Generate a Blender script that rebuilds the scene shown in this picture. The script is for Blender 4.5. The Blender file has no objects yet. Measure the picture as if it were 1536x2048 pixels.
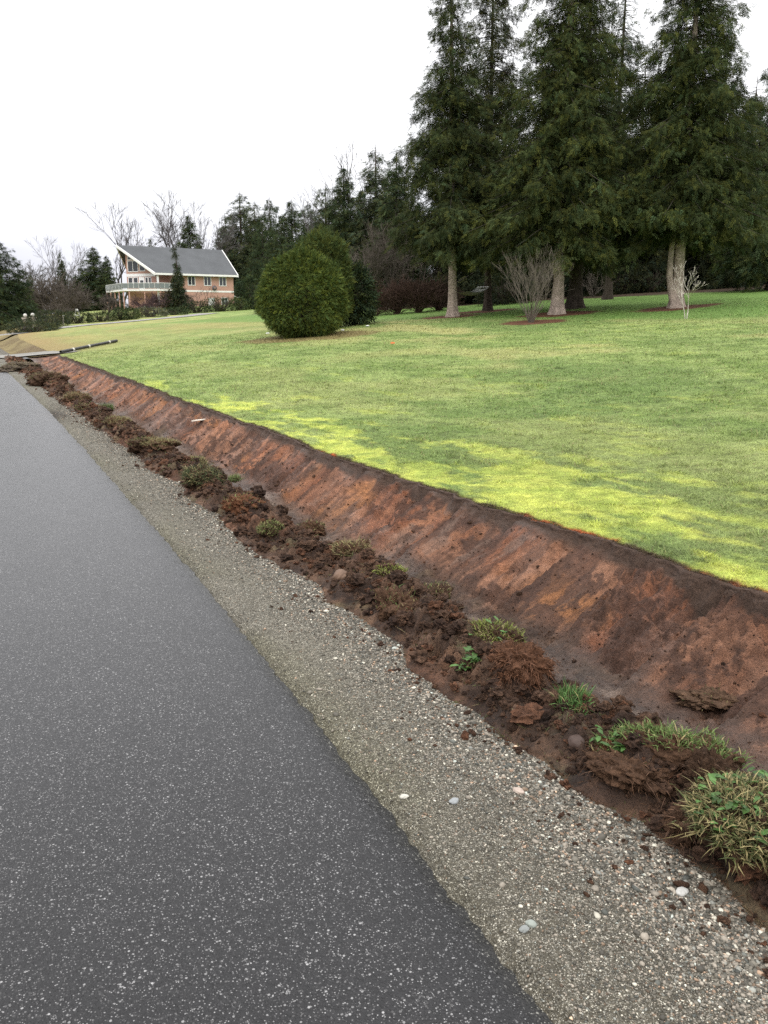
import bpy, math, random
import numpy as np
rad = math.radians
C = bpy.context.scene.collection
S = bpy.context.scene
# ------------------------------------------------------------------ camera, sky, sun, exposure
CAMZ, PITCH, YAW, FPX = 1.55, rad(13.04), rad(27.0), 1658.0
cam = bpy.data.objects.new('camera', bpy.data.cameras.new('camera'))
C.objects.link(cam)
cam.location = (0, 0, CAMZ)
cam.rotation_euler = (rad(90) - PITCH, 0, -YAW)
cam.data.sensor_fit = 'VERTICAL'
cam.data.sensor_height = 36.0
cam.data.lens = FPX / 2048 * 36.0
cam.data.clip_start = 0.05
cam.data.clip_end = 3000
S.camera = cam
S.view_settings.view_transform = 'Standard'
S.view_settings.look = 'None'
S.view_settings.exposure = 0.62
S.view_settings.gamma = 1.0
S.view_settings.use_curve_mapping = False
S.cycles.max_bounces = 5
S.cycles.diffuse_bounces = 3
S.cycles.glossy_bounces = 2
S.cycles.transmission_bounces = 3
S.cycles.transparent_max_bounces = 6
S.cycles.caustics_reflective = False
S.cycles.caustics_refractive = False
S.cycles.use_adaptive_sampling = True
S.cycles.adaptive_threshold = 0.008
S.cycles.use_denoising = False
SUN_EL, SUN_AZ = rad(42), rad(-150)      # azimuth measured clockwise from +Y

world = bpy.data.worlds.new("World")
S.world = world
world.use_nodes = True
nt = world.node_tree
nt.nodes.clear()
def W(t, **k):
    n = nt.nodes.new(t)
    for a, b in k.items(): setattr(n, a, b)
    return n
sky = W('ShaderNodeTexSky', sky_type='NISHITA', sun_disc=False)
sky.sun_elevation = SUN_EL
sky.sun_rotation = SUN_AZ
bg1 = W('ShaderNodeBackground'); bg1.inputs['Strength'].default_value = 0.08
nt.links.new(sky.outputs[0], bg1.inputs[0])
tc = W('ShaderNodeTexCoord')
sep = W('ShaderNodeSeparateXYZ'); nt.links.new(tc.outputs['Generated'], sep.inputs[0])
ramp = W('ShaderNodeValToRGB')
cr = ramp.color_ramp
cr.elements[0].position = 0.0; cr.elements[0].color = (.50, .50, .57, 1)
cr.elements[1].position = 1.0; cr.elements[1].color = (1.95, 1.95, 1.98, 1)
e = cr.elements.new(0.07); e.color = (.66, .66, .72, 1)
e = cr.elements.new(0.15); e.color = (.90, .90, .915, 1)
e = cr.elements.new(0.5); e.color = (1.38, 1.38, 1.40, 1)
# soft cloud banks shift the brightness a little
mp = W('ShaderNodeMapping'); mp.inputs['Scale'].default_value = (1.6, 1.6, 6.0)
nt.links.new(tc.outputs['Generated'], mp.inputs[0])
nz = W('ShaderNodeTexNoise'); nz.inputs['Scale'].default_value = 1.7; nz.inputs['Detail'].default_value = 5
nt.links.new(mp.outputs[0], nz.inputs['Vector'])
ma = W('ShaderNodeMath', operation='MULTIPLY_ADD'); ma.inputs[1].default_value = 0.22; ma.inputs[2].default_value = -0.10
nt.links.new(nz.outputs[0], ma.inputs[0])
ad = W('ShaderNodeMath', operation='ADD'); nt.links.new(sep.outputs[2], ad.inputs[0]); nt.links.new(ma.outputs[0], ad.inputs[1])
nt.links.new(ad.outputs[0], ramp.inputs[0])
bg2 = W('ShaderNodeBackground'); nt.links.new(ramp.outputs[0], bg2.inputs[0]); bg2.inputs['Strength'].default_value = 1.0
mx = W('ShaderNodeMixShader'); mx.inputs[0].default_value = 0.93
nt.links.new(bg1.outputs[0], mx.inputs[1]); nt.links.new(bg2.outputs[0], mx.inputs[2])
out = W('ShaderNodeOutputWorld'); nt.links.new(mx.outputs[0], out.inputs[0])

sl = bpy.data.lights.new('sun', 'SUN')
sl.energy = 0.8; sl.angle = rad(25); sl.color = (1, .97, .92)
sun = bpy.data.objects.new('sun', sl); C.objects.link(sun)
sun.rotation_euler = (rad(90) - SUN_EL, 0, -SUN_AZ + math.pi)   # shines from SUN_AZ

# ------------------------------------------------------------------ numpy helpers
def rs(seed): return np.random.default_rng(seed)
def _hash(ix, iy, seed):
    h = (ix.astype(np.int64) * 374761393 + iy.astype(np.int64) * 668265263 + seed * 1442695041) & 0xffffffff
    h = ((h ^ (h >> 13)) * 1274126177) & 0xffffffff
    h = (h ^ (h >> 16)) & 0xffffff
    return h / float(0xffffff)
def vn(x, y, seed=0):
    x = np.asarray(x, float); y = np.asarray(y, float)
    ix = np.floor(x); iy = np.floor(y)
    fx = x - ix; fy = y - iy
    fx = fx * fx * (3 - 2 * fx); fy = fy * fy * (3 - 2 * fy)
    a = _hash(ix, iy, seed); b = _hash(ix + 1, iy, seed); c = _hash(ix, iy + 1, seed); d = _hash(ix + 1, iy + 1, seed)
    return (a * (1 - fx) + b * fx) * (1 - fy) + (c * (1 - fx) + d * fx) * fy
def fbm(x, y, seed=0, o=4, g=.5):
    s = 0; a = 1; t = 0
    for i in range(o):
        s = s + a * vn(x * 2 ** i + 17.3 * i, y * 2 ** i - 9.1 * i, seed + i); t += a; a *= g
    return s / t
def worley(x, y, seed=0):
    x = np.asarray(x, float); y = np.asarray(y, float); ix = np.floor(x); iy = np.floor(y); best = np.full(x.shape, 9.); idv = np.zeros(x.shape)
    for i in (-1, 0, 1):
        for j in (-1, 0, 1):
            cx, cy = ix + i, iy + j
            d = (cx + _hash(cx, cy, seed) - x) ** 2 + (cy + _hash(cx, cy, seed + 7) - y) ** 2
            m = d < best; best = np.where(m, d, best); idv = np.where(m, _hash(cx, cy, seed + 13), idv)
    return np.sqrt(best), idv
def domes(x, y, L, seed):
    d, i = worley(x / L + .35 * (fbm(x / L, y / L, seed + 3, 2) - .5), y / L, seed)
    return np.sqrt(np.clip(.62 - d * d, 0, 1)) * (.35 + .95 * i) * L, i
def sst(a, b, x):
    t = np.clip((x - a) / (b - a), 0, 1)
    return t * t * (3 - 2 * t)
def mixc(a, b, t):
    t = np.asarray(t)[..., None]
    return np.asarray(a) * (1 - t) + np.asarray(b) * t
def norm(v): return v / np.maximum(np.linalg.norm(v, axis=-1, keepdims=True), 1e-9)

def mk(name, V, F, mat, parent=None, col=None, smooth=False):
    """V (n,3); F: int array (m,k) or a list of such; col (n,3|4) per vertex; one mesh object."""
    V = np.asarray(V, np.float32)
    if not isinstance(F, list): F = [F]
    F = [np.asarray(f, np.int32) for f in F if len(f)]
    me = bpy.data.meshes.new(name)
    me.vertices.add(len(V)); me.vertices.foreach_set('co', V.ravel())
    li = np.concatenate([f.ravel() for f in F])
    lt = np.concatenate([np.full(len(f), f.shape[1], np.int32) for f in F])
    ls = np.concatenate([[0], np.cumsum(lt)[:-1]]).astype(np.int32)
    me.loops.add(len(li)); me.loops.foreach_set('vertex_index', li)
    me.polygons.add(len(lt)); me.polygons.foreach_set('loop_start', ls)
    me.update(calc_edges=True)
    me.polygons.foreach_set('use_smooth', np.full(len(lt), bool(smooth)))
    if col is not None:
        col = np.asarray(col, np.float32)
        if col.shape[1] == 3: col = np.concatenate([col, np.ones((len(col), 1), np.float32)], 1)
        a = me.attributes.new('Col', 'FLOAT_COLOR', 'POINT'); a.data.foreach_set('color', col.ravel())
    me.materials.append(mat)
    o = bpy.data.objects.new(name, me); C.objects.link(o)
    if parent is not None: o.parent = parent
    return o
def empty(name, loc, rz=0, s=1):
    o = bpy.data.objects.new(name, None); C.objects.link(o)
    o.location = loc; o.rotation_euler = (0, 0, rz); o.scale = (s,) * 3 if not hasattr(s, '__len__') else s
    return o
def tag(o, label=None, cat=None, group=None, kind=None):
    for k, v in (('label', label), ('category', cat), ('group', group), ('kind', kind)):
        if v: o[k] = v
    return o
def copy_tree(o, parent=None):
    kids = [c for c in C.objects if c.parent == o]
    c = o.copy(); C.objects.link(c)
    if parent is not None: c.parent = parent
    for ch in kids: copy_tree(ch, c)
    return c
def grid(nu, nv):
    i = np.arange(nu * nv).reshape(nu, nv)
    return np.stack([i[:-1, :-1], i[1:, :-1], i[1:, 1:], i[:-1, 1:]], -1).reshape(-1, 4)
def tubes(P0, P1, R0, R1, n=4):
    """open prisms for arrays of segments"""
    P0 = np.asarray(P0, float); P1 = np.asarray(P1, float); R0 = np.asarray(R0, float); R1 = np.asarray(R1, float)
    d = norm(P1 - P0)
    up = np.where(np.abs(d[:, 2:3]) > .9, np.array([[1., 0, 0]]), np.array([[0, 0, 1.]]))
    a = norm(np.cross(d, up)); b = np.cross(d, a)
    t = np.arange(n) * 2 * np.pi / n
    ring = a[:, None, :] * np.cos(t)[None, :, None] + b[:, None, :] * np.sin(t)[None, :, None]
    V = np.concatenate([P0[:, None] + ring * R0[:, None, None], P1[:, None] + ring * R1[:, None, None]], 1)
    base = (np.arange(len(P0)) * 2 * n)[:, None]
    k = np.arange(n); k2 = (k + 1) % n
    F = np.stack([base + k, base + k2, base + n + k2, base + n + k], -1).reshape(-1, 4)
    return V.reshape(-1, 3), F
def pathtube(pts, radii, n=10, cap=True):
    """one continuous tube along a path"""
    pts = np.asarray(pts, float); m = len(pts)
    d = norm(np.gradient(pts, axis=0))
    ref = np.array([1., 0, 0]) if abs(d[0, 2]) > .7 else np.array([0, 0, 1.])
    a = norm(np.cross(d, ref)); b = np.cross(d, a)
    t = np.arange(n) * 2 * np.pi / n
    radii = np.asarray(radii, float)
    if radii.ndim == 1: radii = radii[:, None] * np.ones(n)
    V = pts[:, None] + (a[:, None] * np.cos(t)[None, :, None] + b[:, None] * np.sin(t)[None, :, None]) * radii[:, :, None]
    i = np.arange(m * n).reshape(m, n)
    j = np.roll(i, -1, 1)
    F = [np.stack([i[:-1], j[:-1], j[1:], i[1:]], -1).reshape(-1, 4)]
    if cap: F += [i[0][::-1][None], i[-1][None]]
    return V.reshape(-1, 3), F
class MB:
    """collects boxes, bars and tubes into one mesh"""
    def __init__(s): s.V = []; s.F = []; s.n = 0
    def add(s, V, F):
        V = np.asarray(V, float)
        for f in (F if isinstance(F, list) else [F]): s.F.append(np.asarray(f) + s.n)
        s.V.append(V); s.n += len(V); return s
    def hexa(s, p):   # 8 points: bottom ring then top ring
        return s.add(p, np.array([[3, 2, 1, 0], [4, 5, 6, 7], [0, 1, 5, 4], [1, 2, 6, 5], [2, 3, 7, 6], [3, 0, 4, 7]]))
    def box(s, x0, x1, y0, y1, z0, z1):
        return s.hexa([(x0, y0, z0), (x1, y0, z0), (x1, y1, z0), (x0, y1, z0), (x0, y0, z1), (x1, y0, z1), (x1, y1, z1), (x0, y1, z1)])
    def bar(s, a, b, r, n=8):
        return s.add(*pathtube([a, b], [r, r], n))
    def build(s, name, mat, parent=None, smooth=False):
        by = {}
        for f in s.F: by.setdefault(f.shape[1], []).append(f)
        return mk(name, np.concatenate(s.V), [np.concatenate(v) for v in by.values()], mat, parent, smooth=smooth)
ICO = None
def ico():
    t = (1 + 5 ** .5) / 2
    v = np.array([(-1, t, 0), (1, t, 0), (-1, -t, 0), (1, -t, 0), (0, -1, t), (0, 1, t), (0, -1, -t), (0, 1, -t), (t, 0, -1), (t, 0, 1), (-t, 0, -1), (-t, 0, 1)], float)
    f = np.array([(0, 11, 5), (0, 5, 1), (0, 1, 7), (0, 7, 10), (0, 10, 11), (1, 5, 9), (5, 11, 4), (11, 10, 2), (10, 7, 6), (7, 1, 8), (3, 9, 4), (3, 4, 2), (3, 2, 6), (3, 6, 8), (3, 8, 9), (4, 9, 5), (2, 4, 11), (6, 2, 10), (8, 6, 7), (9, 8, 1)])
    return norm(v), f
def icosub(k):
    v, f = ico(); v = [tuple(p) for p in v]
    for _ in range(k):
        cache = {}; nf = []
        def mid(a, b):
            key = (min(a, b), max(a, b))
            if key not in cache:
                m = norm((np.array(v[a]) + np.array(v[b]))[None])[0]; v.append(tuple(m)); cache[key] = len(v) - 1
            return cache[key]
        for a, b, c in f:
            ab, bc, ca = mid(a, b), mid(b, c), mid(c, a)
            nf += [(a, ab, ca), (b, bc, ab), (c, ca, bc), (ab, bc, ca)]
        f = nf
    return np.array(v), np.array(f)
def stones(pos, size, flat, seed, col):
    """pos (n,3), size (n,) radius; returns V, F, vertex colours"""
    r = rs(seed); v, f = ico(); n = len(pos)
    jit = 1 + r.uniform(-.28, .28, (n, 12))
    axes = np.stack([r.uniform(.75, 1.35, n), r.uniform(.65, 1.0, n), flat * r.uniform(.6, 1, n)], -1)
    P = v[None] * jit[..., None] * axes[:, None] * size[:, None, None]
    tilt = r.normal(0, .35, n); ct, st = np.cos(tilt), np.sin(tilt)
    y = P[..., 1] * ct[:, None] - P[..., 2] * st[:, None]; z = P[..., 1] * st[:, None] + P[..., 2] * ct[:, None]
    az = r.uniform(0, 6.283, n); ca, sa = np.cos(az)[:, None], np.sin(az)[:, None]
    Q = np.stack([P[..., 0] * ca - y * sa, P[..., 0] * sa + y * ca, z], -1) + pos[:, None]
    F = f[None] + (np.arange(n) * 12)[:, None, None]
    return Q.reshape(-1, 3), F.reshape(-1, 3), np.repeat(col, 12, 0)
def blades(root, dirn, length, width, col, bend, tipcol=None):
    """grass blades: root (n,3), dirn (n,3) growth direction, bend (n,3) added at the tip"""
    n = len(root)
    side = norm(np.cross(dirn, bend + np.array([.013, .021, .0]))) * width[:, None] * .5
    mid = root + dirn * length[:, None] * .55 + bend * (length * .22)[:, None]
    tip = root + dirn * length[:, None] * .92 + bend * (length * .75)[:, None]
    V = np.stack([root - side, root + side, mid + side * .8, mid - side * .8, tip], 1).reshape(-1, 3)
    b = (np.arange(n) * 5)[:, None]
    return V, [b + np.array([0, 1, 2, 3]), b + np.array([3, 2, 4])], np.repeat(col, 5, 0)

# ------------------------------------------------------------------ materials
def mat(name, base=None, rough=.85, spec=.3, noise=((6, .25),), bump=None, trans=0, detail=6, wet=False, rnd=0, metal=0):
    """Principled; base None -> vertex colours. noise: (scale, amount) brightness variation; bump: list of (scale, distance)"""
    m = bpy.data.materials.new(name); m.use_nodes = True
    t = m.node_tree; N = t.nodes; L = t.links
    p = N['Principled BSDF']; o = N['Material Output']
    p.inputs['Roughness'].default_value = rough; p.inputs['Specular IOR Level'].default_value = spec
    p.inputs['Metallic'].default_value = metal
    geo = N.new('ShaderNodeTexCoord')
    vec = geo.outputs['Object']
    if base is None:
        at = N.new('ShaderNodeAttribute'); at.attribute_name = 'Col'; cur = at.outputs['Color']
    else:
        c = N.new('ShaderNodeRGB'); c.outputs[0].default_value = (*base, 1); cur = c.outputs[0]
    for sc, am in noise:
        n = N.new('ShaderNodeTexNoise'); n.inputs['Scale'].default_value = sc; n.inputs['Detail'].default_value = detail
        L.new(vec, n.inputs['Vector'])
        mr = N.new('ShaderNodeMapRange'); mr.inputs['From Min'].default_value = .28; mr.inputs['From Max'].default_value = .72
        mr.inputs['To Min'].default_value = 1 - am; mr.inputs['To Max'].default_value = 1 + am
        L.new(n.outputs[0], mr.inputs[0])
        x = N.new('ShaderNodeVectorMath'); x.operation = 'SCALE'; L.new(cur, x.inputs[0]); L.new(mr.outputs[0], x.inputs['Scale'])
        cur = x.outputs[0]
    if rnd:
        oi = N.new('ShaderNodeObjectInfo'); mr = N.new('ShaderNodeMapRange'); mr.inputs['To Min'].default_value = 1 - rnd; mr.inputs['To Max'].default_value = 1 + rnd
        L.new(oi.outputs['Random'], mr.inputs[0])
        x = N.new('ShaderNodeVectorMath'); x.operation = 'SCALE'; L.new(cur, x.inputs[0]); L.new(mr.outputs[0], x.inputs['Scale']); cur = x.outputs[0]
    L.new(cur, p.inputs['Base Color'])
    if wet:
        mr = N.new('ShaderNodeMapRange'); mr.inputs['To Min'].default_value = .42; mr.inputs['To Max'].default_value = .95
        L.new(at.outputs['Alpha'], mr.inputs[0]); L.new(mr.outputs[0], p.inputs['Roughness'])
    if bump:
        prev = None
        for sc, d in bump:
            n = N.new('ShaderNodeTexNoise'); n.inputs['Scale'].default_value = sc; n.inputs['Detail'].default_value = 8; n.inputs['Roughness'].default_value = .6
            L.new(vec, n.inputs['Vector'])
            b = N.new('ShaderNodeBump'); b.inputs['Distance'].default_value = d; b.inputs['Strength'].default_value = 1
            L.new(n.outputs[0], b.inputs['Height'])
            if prev is not None: L.new(prev, b.inputs['Normal'])
            prev = b.outputs[0]
        L.new(prev, p.inputs['Normal'])
    if trans:
        tr = N.new('ShaderNodeBsdfTranslucent'); L.new(cur, tr.inputs[0])
        ms = N.new('ShaderNodeMixShader'); ms.inputs[0].default_value = trans
        L.new(p.outputs[0], ms.inputs[1]); L.new(tr.outputs[0], ms.inputs[2]); L.new(ms.outputs[0], o.inputs[0])
    return m
def aggregate_mat(name, cells, stone_cols, binder, frac, rough, spec, bump, tint=(1, 1, 1), tintscale=.6, tintamt=0.15, film=0):
    """stones set in a binder: voronoi cells, a share of which show a pale stone"""
    m = bpy.data.materials.new(name); m.use_nodes = True
    t = m.node_tree; N = t.nodes; L = t.links; p = N['Principled BSDF']
    geo = N.new('ShaderNodeTexCoord'); vec = geo.outputs['Object']
    # a little warp so that the cells are not regular
    cur = None; prevn = None
    b = N.new('ShaderNodeRGB'); b.outputs[0].default_value = (*binder, 1); cur = b.outputs[0]
    for k, sc in enumerate(cells):
        v = N.new('ShaderNodeTexVoronoi'); v.inputs['Scale'].default_value = sc; v.feature = 'F1'; v.inputs['Randomness'].default_value = 1
        L.new(vec, v.inputs['Vector'])
        sepc = N.new('ShaderNodeSeparateColor'); L.new(v.outputs['Color'], sepc.inputs[0])
        rp = N.new('ShaderNodeValToRGB'); rp.color_ramp.interpolation = 'LINEAR'
        els = rp.color_ramp.elements
        els[0].position = 0; els[0].color = (*stone_cols[0], 1); els[1].position = 1; els[1].color = (*stone_cols[-1], 1)
        for q in range(1, len(stone_cols) - 1):
            ee = els.new(q / (len(stone_cols) - 1)); ee.color = (*stone_cols[q], 1)
        L.new(sepc.outputs[0], rp.inputs[0])
        # stone shows when random G < frac and inside the cell
        lt = N.new('ShaderNodeMath'); lt.operation = 'LESS_THAN'; L.new(sepc.outputs[1], lt.inputs[0]); lt.inputs[1].default_value = frac[k]
        mr = N.new('ShaderNodeMapRange'); mr.inputs['From Min'].default_value = .50; mr.inputs['From Max'].default_value = .38
        L.new(v.outputs['Distance'], mr.inputs[0])
        mu = N.new('ShaderNodeMath'); mu.operation = 'MULTIPLY'; L.new(lt.outputs[0], mu.inputs[0]); L.new(mr.outputs[0], mu.inputs[1])
        mxn = N.new('ShaderNodeMix'); mxn.data_type = 'RGBA'
        L.new(mu.outputs[0], mxn.inputs['Factor']); L.new(cur, mxn.inputs[6]); L.new(rp.outputs[0], mxn.inputs[7]); cur = mxn.outputs[2]
        bp = N.new('ShaderNodeBump'); bp.inputs['Distance'].default_value = bump[k]; bp.invert = True
        L.new(v.outputs['Distance'], bp.inputs['Height'])
        if prevn is not None: L.new(prevn, bp.inputs['Normal'])
        prevn = bp.outputs[0]
    for sc, am in ((tintscale, tintamt), (tintscale * 7, tintamt * .7), (38, .22), (80, .22)):
        n = N.new('ShaderNodeTexNoise'); n.inputs['Scale'].default_value = sc; n.inputs['Detail'].default_value = 5; L.new(vec, n.inputs['Vector'])
        mr = N.new('ShaderNodeMapRange'); mr.inputs['From Min'].default_value = .3; mr.inputs['From Max'].default_value = .7
        mr.inputs['To Min'].default_value = 1 - am; mr.inputs['To Max'].default_value = 1 + am; L.new(n.outputs[0], mr.inputs[0])
        x = N.new('ShaderNodeVectorMath'); x.operation = 'SCALE'; L.new(cur, x.inputs[0]); L.new(mr.outputs[0], x.inputs['Scale']); cur = x.outputs[0]
    at = N.new('ShaderNodeAttribute'); at.attribute_name = 'Col'
    x = N.new('ShaderNodeVectorMath'); x.operation = 'MULTIPLY'; L.new(cur, x.inputs[0]); L.new(at.outputs['Color'], x.inputs[1]); cur = x.outputs[0]
    L.new(cur, p.inputs['Base Color']); L.new(prevn, p.inputs['Normal'])
    p.inputs['Roughness'].default_value = rough; p.inputs['Specular IOR Level'].default_value = spec
    if film: p.inputs['Coat Weight'].default_value = film; p.inputs['Coat Roughness'].default_value = .22; p.inputs['Coat IOR'].default_value = 1.33
    if film:
        n = N.new('ShaderNodeTexNoise'); n.inputs['Scale'].default_value = 42; n.inputs['Detail'].default_value = 6; L.new(vec, n.inputs['Vector'])
        bp = N.new('ShaderNodeBump'); bp.inputs['Distance'].default_value = .0035; L.new(n.outputs[0], bp.inputs['Height']); L.new(bp.outputs[0], p.inputs['Coat Normal'])
    return m
# ------------------------------------------------------------------ the place: +Y runs along the road, +X climbs the lawn, metres
CP, SP, CY, SY = math.cos(PITCH), math.sin(PITCH), math.cos(YAW), math.sin(YAW)
def survey(px, py, d):
    """where the photograph's pixel lies at d metres ahead"""
    u = (px - 768) / FPX; v = (1024 - py) / FPX; k = CP + v * SP
    r = u / k * d
    return np.array([r * CY + d * SY, -r * SY + d * CY, CAMZ + (v * CP - SP) / k * d])
EDGE = np.array([(-30, .95), (1.2, 1.06), (2.7, 1.13), (5, 1.205), (9.4, 1.30), (15.8, 1.38), (27, 1.40), (45, 1.42), (400, 1.5)])
LIP = np.array([(-30, 3.9), (2.9, 3.86), (4.2, 3.80), (5.6, 3.72), (8.5, 3.66), (12, 3.72), (19.6, 3.80), (36, 3.92), (48, 4.1), (70, 4.5), (95, 6), (400, 6)])
def edge(Y): return np.interp(Y, EDGE[:, 0], EDGE[:, 1]) + .015 * (fbm(Y * 1.3, 0 * Y, 3) - .5) + .03 * (fbm(Y * 9, 0 * Y, 4) - .5) + .022 * (fbm(Y * 30, 0 * Y, 9, 2) - .5)
def lip(Y):
    near = sst(45, 35, Y)
    return np.interp(Y, LIP[:, 0], LIP[:, 1]) + near * (.16 * (fbm(Y * .9, 0 * Y, 5, 3) - .5) + .07 * (fbm(Y * 7, 0 * Y + 3, 6, 3) - .5))
CTRL = [(615, 672, 32), (905, 637, 40), (1115, 619, 37), (1352, 617, 36), (1372, 642, 30), (1062, 646, 33), (1536, 577, 47), (1250, 592, 50), (520, 628, 95),
        (340, 638, 95), (200, 651, 90), (110, 668, 82), (50, 672, 60), (400, 612, 150), (300, 616, 145), (250, 641, 110), (160, 651, 105), (100, 642, 230), (-60, 640, 230),
        (1300, 580, 62), (800, 608, 62), (700, 640, 45), (60, 655, 100), (1536, 560, 70), (600, 622, 130), (480, 606, 170), (1536, 1000, 6.5), (1000, 800, 14)]
_cp = np.array([survey(*c) for c in CTRL]); _cw = np.array([.42 * c[2] for c in CTRL])
def plane(X): 
    t = np.maximum(X - 3.8, -2)
    return .10 + .09 * 90 * np.tanh(t / 90)
_A = np.exp(-(((_cp[:, None, :2] - _cp[None, :, :2]) ** 2).sum(-1)) / _cw[None] ** 2)
_res = _cp[:, 2] - plane(_cp[:, 0])
_w = np.linalg.solve(_A.T @ _A + .03 * np.eye(len(_A)), _A.T @ _res)
def H(X, Y):
    X = np.asarray(X, float); Y = np.asarray(Y, float)
    z = plane(X)
    for (cx, cy, _), s, w in zip(_cp, _cw, _w):
        z = z + w * np.exp(-((X - cx) ** 2 + (Y - cy) ** 2) / s ** 2) * sst(3.5, 9, X)
    z = z + .05 * (fbm(X * .22, Y * .22, 11, 3) - .5) * sst(3.8, 8, X)
    return z
def spot(px, py, d):
    p = survey(px, py, d)
    return float(p[0]), float(p[1]), float(H(p[0], p[1]))

# ---- colours of turf, some tree shade painted in: green grass, yellow-green moss near the lip, straw where dry, mulch rings under the trees
TREEBASE = [spot(905, 637, 40), spot(972, 622, 43), spot(1115, 619, 37), spot(1352, 617, 36), spot(1062, 646, 33)]
MULCH = [(0, 1.5, 1.3), (1, 1.6, 1.3), (2, 1.9, 1.5), (3, 2.1, 1.3), (4, 1.4, 1.2)]
def moss(X, Y):
    d = X - lip(Y)
    near = np.exp(-(d / (.55 + 1.2 * fbm(Y * .35, X * 0, 31, 2))) ** 2) * sst(26, 9, Y)
    n = fbm(X * 2.0, Y * .8, 33, 4)
    n_f = fbm(X * 6.0, Y * 2.4, 37, 5, .7)
    far = .34 * sst(40, 22, Y) * sst(.5, .62, fbm(X * .35, Y * .25, 36, 2))
    return np.clip(sst(.44, .66, n * .95 + .85 * (n_f - .5) + near * .38 - .25 + far * .30), 0, 1) * np.clip(near * 1.5 + far, 0, 1)
def lawncol(X, Y):
    n1 = fbm(X * .28, Y * .16, 41, 4); n2 = fbm(X * 2.3, Y * 1.6, 43, 4); n3 = fbm(X * 7, Y * 7, 45, 3)
    c = mixc((.125, .190, .050), (.195, .265, .085), sst(.3, .7, n2))
    c = mixc(c, (.100, .165, .046), sst(.48, .70, n1) * .65)
    c = mixc(c, (.060, .088, .032), sst(.58, .74, n3) * .45)
    n4 = fbm(X * 13, Y * 13, 48, 2)
    c = c * (.72 + .56 * n4)[..., None] if np.ndim(n4) else c
    straw = sst(.45, .68, fbm(X * .5 + 9, Y * .3, 47, 4))
    band = np.exp(-(((X - 15.5) - .10 * (Y - 20)) / 5.5) ** 2) * sst(4, 14, Y)
    c = mixc(c, (.330, .325, .135), straw * (.20 + .50 * band) * .85)
    dry = sst(26, 60, Y) * sst(34, 12, X)
    c = mixc(c, (.230, .205, .078), dry * (.25 + .5 * sst(.35, .65, fbm(X * .4, Y * .12, 51, 3))))
    tan = sst(36.5, 44, Y) * sst(3.2, .4, X - lip(Y))
    c = mixc(c, (.20, .155, .070), tan * .8)
    shaded_green = sst(20.5, 22.5, X + .22 * (Y - 27) + 2 * (fbm(X * .3, Y * .3, 53, 2) - .5)) * sst(75, 55, Y)
    c = mixc(c, (.092, .180, .040), shaded_green * .8)  # greener grass, with the cedars' shade put into its darker colour
    litter = sst(69, 71.5, X + .95 * Y + 4 * (fbm(X * .4, Y * .4, 54, 3) - .5)) * sst(20, 24, X) * sst(75, 70, Y)
    c = mixc(c, mixc((.030, .022, .015), (.060, .045, .028), n3), litter)
    c = mixc(c, mixc((.28, .36, .065), (.45, .52, .10), sst(.3, .7, n3)) * (.75 + .5 * n4)[..., None], moss(X, Y) * (.55 + .35 * n2))
    for k, a, b in MULCH:
        x, y, _ = TREEBASE[k]
        q = ((X - x) / a) ** 2 + ((Y - y) / b) ** 2 + 1.1 * (fbm(X * 1.5, Y * 1.5, 55 + k, 3) - .5)
        c = mixc(c, mixc((.06, .030, .018), (.12, .062, .035), n3), sst(1.15, .8, q))
    x, y, _ = spot(615, 672, 32)
    q = ((X - x) / 2.6) ** 2 + ((Y - y) / 2.4) ** 2 + .9 * (fbm(X * 1.5, Y * 1.5, 61, 3) - .5)
    c = mixc(c, (.15, .115, .05), sst(1.2, .7, q) * .8)
    c = c * np.array((1.27, 1.17, 1.18))
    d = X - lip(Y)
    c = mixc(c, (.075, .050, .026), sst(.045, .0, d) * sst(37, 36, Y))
    return c
def paint(X, Y):
    """orange marking paint sprayed along the cut"""
    d = X - lip(Y)
    run = np.clip(sst(.30, .46, fbm(Y * 1.6, 0 * Y, 71, 3)) * .75 * sst(3.0, 3.3, Y) * sst(5.3, 4.7, Y) + sst(1.2, 1.6, Y) * sst(3.5, 2.6, Y) * .8 * sst(.34, .50, fbm(Y * 1.8, 0 * Y + 5, 72, 3)) + np.exp(-((Y - 8.5) / .22) ** 2) * 1.4, 0, 1)
    return run * sst(.045, .005, d) * sst(.40, .58, fbm(X * 30, Y * 14, 73, 3))

# ------------------------------------------------------------------ lawn (the hillside) and the rest of the ground
def graded(lo, hi, step, near, k, at=0.0):
    out = [at]; 
    while out[-1] < hi: out.append(out[-1] + max(step, k * max(abs(out[-1]) - near, 0) + step))
    neg = [at]
    while neg[-1] > lo: neg.append(neg[-1] - max(step, k * max(abs(neg[-1]) - near, 0) + step))
    return np.array(neg[::-1][:-1] + out)
Ys = graded(-12, 620, .03, 9, .011)
Ts = [0, .012, .03, .05]
while Ts[-1] < 430: Ts.append(Ts[-1] + .03 + .011 * Ts[-1])
Ts = np.array(Ts)
YY, TT = np.meshgrid(Ys, Ts, indexing='ij')
XX = lip(YY) + TT - .012
ZZ = H(XX, YY)
rough_ = .022 * (fbm(XX * 6, YY * 6, 81, 3) - .5) * sst(40, 12, YY) + .03 * (fbm(XX * 1.7, YY * 1.7, 82, 3) - .5)
ZZ = ZZ + rough_ * sst(0, .12, TT) - .03 * sst(.05, 0, TT)
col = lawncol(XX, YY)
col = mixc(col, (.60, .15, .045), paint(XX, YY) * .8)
M_lawn = mat('turf', rough=.9, spec=.15, noise=((14, .22), (60, .3)), bump=((45, .03), (160, .012)))
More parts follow.
